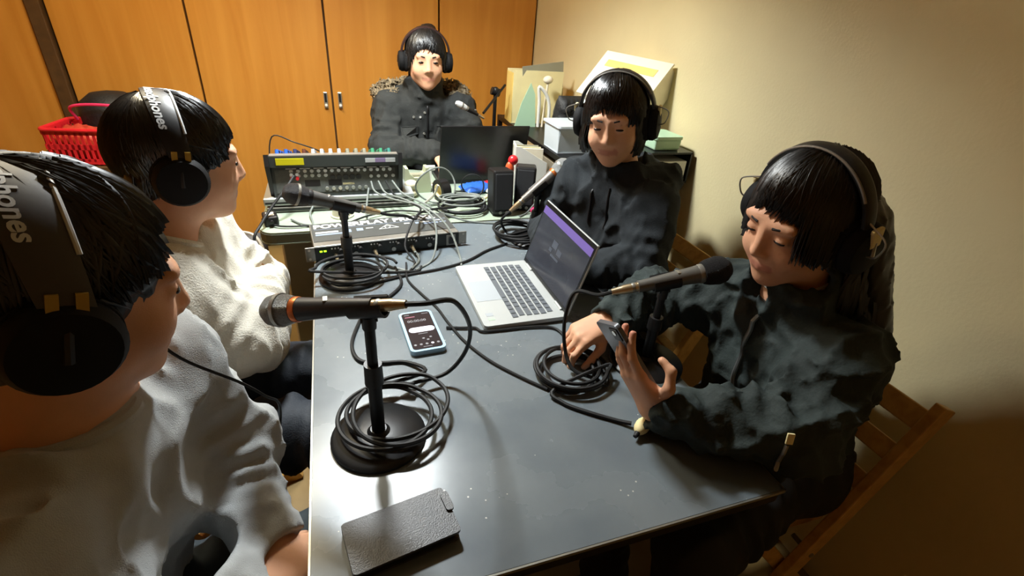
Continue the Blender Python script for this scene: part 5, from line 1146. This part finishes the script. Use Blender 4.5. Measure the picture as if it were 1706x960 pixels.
# P2: white sweater, arms folded
p2, c2h, R2 = person((-0.38, 1.02), 'person in white knitted sweater with folded arms at the left',
    dict(head=(-0.285, 1.105, 1.075), face=(0.93, 0.30, -0.14), neck=(-0.340, 1.055, 0.945), pelvis=(-0.40, 1.02, 0.515), chest=(-0.325, 1.035, 0.80),
         shL=(-0.320, 1.215, 0.900), shR=(-0.320, 0.910, 0.895), elL=(-0.225, 1.225, 0.740), elR=(-0.225, 0.915, 0.755), wrL=(-0.190, 0.985, 0.715), wrR=(-0.195, 1.105, 0.775),
         knL=(0.06, 1.12, 0.515), knR=(0.06, 0.86, 0.515), anL=(0.05, 1.12, 0.08), anR=(0.05, 0.86, 0.08), foot=(1, 0, 0)),
    0.97, 0, 0.006, 0.007, C_WHITE, C_TROU, h_p2, dict(L=((-0.8, -0.5, -0.1), (-0.3, 0.9, 0), REL, TH), R=((-0.85, 0.45, -0.1), (-0.4, -0.9, 0), REL, TH)), 1.0, 'sweater', 'crew', folds(0.018, 12, 12, 6, 14, 0.45), None, 1.02)
headphones(c2h, R2, 0.975, 'black headphones with white lettered band on the person in white', 0.045, 0.044, M_WHITEP, 'headphones', 0.026, None, True, txt_at=0.0)

# P3: parka, at the back
def parka(G, q):
    fwd = np.cross(V(0, 0, 1), q['lat']); 
    G.rc(q['nk']+V(0, 0, 0.0), q['nk']+V(0, 0, 0.055)+fwd*0.01, 0.088, 0.084, 0.02); G.el(q['nk']-fwd*0.09-V(0, 0, 0.02), (0.16, 0.08, 0.07), None, 0.04)
    G.rc(q['nk']+V(0, 0, 0.035)+fwd*0.015, q['nk']+V(0, 0, 0.16)+fwd*0.02, 0.066, 0.085, 0.01, True)
p3, c3h, R3 = person((0.42, 2.50), 'person in black hooded parka behind the mixer and black laptop',
    dict(head=(0.420, 2.430, 1.148), face=(-0.05, -1.0, -0.12), neck=(0.42, 2.49, 0.985), pelvis=(0.42, 2.56, 0.52), chest=(0.42, 2.52, 0.80),
         shL=(0.595, 2.475, 0.925), shR=(0.245, 2.485, 0.925), elL=(0.66, 2.36, 0.765), elR=(0.22, 2.36, 0.765), wrL=(0.60, 2.235, 0.775), wrR=(0.44, 2.235, 0.775),
         knL=(0.52, 2.20, 0.54), knR=(0.32, 2.20, 0.54), anL=(0.52, 2.20, 0.08), anR=(0.32, 2.20, 0.08), foot=(0, -1, 0)),
    1.0, 0, 0.007, 0.008, C_PARKA, C_TROUB, h_p3, dict(L=((-0.1, -0.9, -0.15), (0, 0, -1), REL, TH), R=((0.1, -0.9, -0.15), (0, 0, -1), REL, TH)), 1.4, 'parka', 'stand', folds(0.018, 12, 12, 14, 24, 0.45), parka)
headphones(c3h, R3, 1.0, 'black headphones on the person in the parka at the back', 0.044, 0.030, None, None, 0.0, mat('band_maroon', (44, 26, 26), 0.5))
lo3 = V(0.42, 2.50, 0)
fu = Field()
for a in np.linspace(-0.5, PI+0.5, 12): fu.el(V(0.42+0.185*math.cos(a), 2.55+0.09*math.sin(a), 0.985+0.02*math.sin(a)), (0.040, 0.040, 0.032), None, 0.02)
fu.disp = folds(0.030, 60, 60, 60, 31, 0.8); v, f = fu.mesh(0.006); link('fur_trim', mesh_from('fur_trim', v-lo3, f, mat('fur_brown', (122, 108, 84), 0.9, var=0.5, vscale=90)), p3)

# P4: black hoodie, beside the laptop
def hood(G, q):
    fwd = np.cross(V(0, 0, 1), q['lat']); lat = q['lat']; nk = q['nk']
    G.el(nk-fwd*0.085-V(0, 0, 0.03), (0.11, 0.11, 0.055), None, 0.03); 
    for s_ in (-1, 1): G.rc(nk-fwd*0.10+lat*s_*0.10-V(0, 0, 0.015), nk+lat*s_*0.075+fwd*0.03+V(0, 0, 0.0), 0.042, 0.030, 0.03)
    G.el(nk+V(0.085, -0.085, -0.02), (0.058, 0.055, 0.040), None, 0.03)
    G.rc(nk+V(0, 0, 0.0)-fwd*0.02, nk+V(0, 0, 0.16)-fwd*0.01, 0.062, 0.090, 0.012, True)
p4, c4h, R4 = person((0.86, 1.27), 'person in black hoodie between the silver laptop and the wall',
    dict(head=(0.740, 1.250, 1.128), face=(-0.62, -0.74, -0.22), roll=0.10, neck=(0.795, 1.275, 0.985), pelvis=(0.89, 1.285, 0.515), chest=(0.815, 1.270, 0.80),
         shL=(0.835, 1.135, 0.915), shR=(0.705, 1.405, 0.905), elL=(0.795, 1.050, 0.750), elR=(0.66, 1.43, 0.765), wrL=(0.640, 1.105, 0.752), wrR=(0.585, 1.275, 0.762),
         knL=(0.45, 1.14, 0.515), knR=(0.45, 1.38, 0.515), anL=(0.46, 1.14, 0.08), anR=(0.46, 1.38, 0.08), foot=(-1, 0, 0)),
    0.95, 0.8, 0.006, 0.007, C_HOOD, C_TROUB, h_p4, dict(L=((-0.5, 0.8, -0.1), (0, 0, -1), REL, TH), R=((-0.3, -0.9, -0.1), (0, 0, -1), REL, TH)), 1.05, 'hoodie', 'stand', folds(0.018, 13, 13, 9, 34, 0.45), hood)
headphones(c4h, R4, 0.96, 'black headphones with metal sliders on the person by the laptop', 0.046, 0.028, M_STEEL, None, 0.012, None, False, True)

# P5: black zip jacket, long hair, phone in hand
def jacket(G, q):
    fwd = np.cross(V(0, 0, 1), q['lat']); nk = q['nk']; lat = q['lat']
    for s_ in (-1, 1): G.rc(nk-fwd*0.06+lat*s_*0.05+V(0, 0, 0.01), nk+lat*s_*0.072+fwd*0.035-V(0, 0, 0.02), 0.030, 0.024, 0.02)
    G.rc(nk+V(0, 0, 0.0)+fwd*0.02, nk+V(0, 0, 0.16)+fwd*0.02, 0.064, 0.090, 0.012, True)
H5 = (0.790, 0.625, 1.078); R5_ = head_frame((-0.92, -0.08, -0.28), -0.05)
def hl5(x, y, z): return V(H5)+R5_@V(x, y, z)
long5 = []
for i, sx in enumerate((-0.07, -0.035, 0.0, 0.035, 0.07)): long5.append((hl5(sx, -0.075, 0.0), V(hl5(sx*1.5, -0.185, -0.03))*V(1, 1, 0)+V(0.0, -0.015, 0.845+0.02*(i % 2)), 0.036, 0.026))
def hp5(c, R, s):
    F0 = hair_bob(c, R, s, 0.21, 17, 1300, False, long5, (0.42, 0.36))
    return F0
h_p5 = mk(hp5, M_HAIR3)
PC5 = Vector((0.447, 0.598, 0.838)); pl5 = Vector((-0.50, 0.36, 0.78)).normalized(); nv5 = Vector((0.85, 0.15, 0.25)); nv5 = (nv5-pl5*nv5.dot(pl5)).normalized(); PC5 = PC5+nv5*0.012+Vector((0, 0, 0.008))
p5, c5h, R5 = person((0.92, 0.61), 'long-haired person in black zip jacket holding a phone at the right',
    dict(head=H5, face=(-0.92, -0.08, -0.28), roll=-0.05, neck=(0.845, 0.625, 0.950), pelvis=(0.93, 0.615, 0.515), chest=(0.875, 0.62, 0.77),
         shL=(0.845, 0.488, 0.860), shR=(0.845, 0.762, 0.848), elL=(0.720, 0.425, 0.757), elR=(0.690, 0.860, 0.780), wrL=(0.505, 0.552, 0.755), wrR=(0.545, 0.812, 0.775),
         knL=(0.57, 0.42, 0.505), knR=(0.50, 0.66, 0.51), anL=(0.56, 0.36, 0.08), anR=(0.56, 0.62, 0.08), foot=(-1, 0, 0), hand=0.95),
    1.0, 1.0, 0.0042, 0.0065, C_JACK, C_TROUB, h_p5,
    dict(L=(tuple(pl5), tuple(nv5), [(4, 22, 14), (6, 26, 16), (8, 30, 18), (10, 36, 20)], [(0.55, 0.75, 0.35), (0.75, 0.05, 0.65), (0.75, -0.55, 0.10)], 0.10),
         R=((-0.90, -0.20, -0.22), (-0.1, 0.05, -1), [(25, 40, 25), (32, 48, 25), (36, 50, 28), (40, 50, 28)], [(0.8, 0.5, 0.35), (0.9, 0.2, 0.35), (0.95, 0.05, 0.3)], 0.10)),
    1.25, 'zip_jacket', 'stand', folds(0.021, 14, 14, 14, 44, 0.5), jacket, 0.90)
headphones(c5h, R5, 1.02, 'black headphones with thin silver band edge on the long-haired person', 0.048, 0.030, M_STEEL, None, 0.018, None, False, True)
ph5 = empty('smartphone', PC5, 0, 'grey phone held upright in the hand of the long-haired person', 'phone')
nv = nv5; xv = pl5.cross(nv); ph5.rotation_euler = Matrix((xv, pl5, nv)).transposed().to_euler()
MB().prism(rrect(0.070, 0.145, 0.009), 0.0085, M4((0, 0, -0.004))).build('body', mat('phone_grey_case', (96, 98, 102), 0.35, 0.3), ph5)
MB().prism(rrect(0.066, 0.141, 0.008), 0.0006, M4((0, 0, 0.0045))).build('screen', M_PHSCR, ph5)
MB().box((-0.018, 0.052, -0.0048), (0.024, 0.026, 0.002), None, 0.0008).build('camera_plate', M_BLACK, ph5); MB().cyl((-0.018, 0.056, -0.0055), (-0.018, 0.056, -0.0072), 0.005, seg=12).build('lens', M_SILVER, ph5, True)

# ---- garment details, laid on the cloth surface
from mathutils.bvhtree import BVHTree
def surf(person_root, part):
    o = [c for c in person_root.children if c.name.split('.')[0] == part][0]; off = person_root.location
    bvh = BVHTree.FromPolygons([v.co+off for v in o.data.vertices], [tuple(p.vertices) for p in o.data.polygons])
    return o, off, bvh
def hit(b, o, d, lift=0.0):
    h = b.ray_cast(Vector(o), Vector(d).normalized()); h = h if h[0] is not None else None
    return (h[0]+h[1].normalized()*lift, h[1]) if h else None
def strip(p_root, part, bvh, off, rays, r, m, nm, flat=None):
    pts = [h[0]-off for h in (hit(bvh, o, d, r*0.4) for o, d in rays) if h]
    if len(pts) > 2: MB().tube(catmull(pts, 3), r, 8).build(nm, m, part, True)
M_ZIP = mat('zip_silver', (150, 152, 150), 0.35, 0.7)
jk, off, bv = surf(p5, 'zip_jacket')
strip(p5, jk, bv, off, [((0.86+0.0*i, 0.625, 0.90-0.030*i), (-1.0, -0.05, 0.06)) for i in range(9)], 0.0048, M_ZIP, 'zip')
for (o, d, nm) in (((0.87, 0.60, 0.80), (-1.0, -0.95, -0.05), 'pocket_zip'),):
    strip(p5, jk, bv, off, [((o[0], o[1], o[2]-0.014*i), d) for i in range(6)], 0.0035, M_ZIP, nm)
    h = hit(bv, (o[0], o[1], o[2]-0.075), d, 0.004)
    if h: MB().box(h[0]-off, (0.010, 0.008, 0.026), frame(h[1], (0, 0, 1)), 0.002).build('zip_pull', M_CREAM, jk); MB().tube([h[0]-off, h[0]-off+Vector((0, 0, -0.035))], 0.0025, 6).build('pull_cord', M_ZIP, jk)
    h = hit(bv, (o[0], o[1], o[2]+0.012), d, 0.003)
    if h: MB().box(h[0]-off, (0.020, 0.012, 0.004), frame(h[1], (0, 0, 1)), 0.001).build('label_tab', M_CREAM, jk)
nk5 = Vector((0.845, 0.625, 0.950)); ring = [nk5-off+Vector((-0.012+0.056*math.cos(a), 0.056*math.sin(a), 0.010+0.022*math.cos(a))) for a in np.linspace(0, 2*PI, 26, endpoint=False)]
MB().tube(ring, 0.006, 8, closed=True).build('inner_collar', M_WHITE, p5, True)
pk, off, bv = surf(p3, 'parka')
strip(p3, pk, bv, off, [((0.42, 2.50, 0.98-0.03*i), (0, -1, 0)) for i in range(8)], 0.005, M_BLACK, 'zip')
for x, z in ((0.355, 0.905), (0.385, 0.905), (0.405, 0.925), (0.35, 0.83), (0.40, 0.83)):
    h = hit(bv, (x, 2.50, z), (0, -1, 0), 0.001)
    if h: MB().cyl(h[0]-off, h[0]-off+h[1]*0.004, 0.0065, 0.005, 12).build('snap_button', M_SILVER, pk, True)
for x in (0.33, 0.50):
    hs_ = [hit(bv, (x+dx, 2.50, z), (0, -1, 0), 0.004) for dx, z in ((-0.045, 0.865), (0.045, 0.865), (0.045, 0.83), (-0.045, 0.83))]
    if all(hs_):
        t = MB(); A = [t.bm.verts.new(h[0]-off) for h in hs_]; B_ = [t.bm.verts.new(h[0]-off+Vector((0, 0.012, 0))) for h in hs_]
        t.bm.faces.new(A); t.bm.faces.new(B_[::-1])
        for i in range(4): t.bm.faces.new((A[i], A[(i+1) % 4], B_[(i+1) % 4], B_[i]))
        t.build('pocket_flap', C_PARKA, pk)
hd, off, bv = surf(p4, 'hoodie')
f4 = Vector((-0.89, -0.45, 0))
for s_ in (-1, 1):
    st_ = Vector((0.795, 1.275, 0.955))+Vector((-0.03, -0.02, 0))+Vector((0.45, -0.89, 0))*0.03*s_
    strip(p4, hd, bv, off, [((st_.x, st_.y, 0.945-0.025*i), (f4.x, f4.y, 0.08)) for i in range(6)], 0.0032, M_BLACK, 'drawstring')
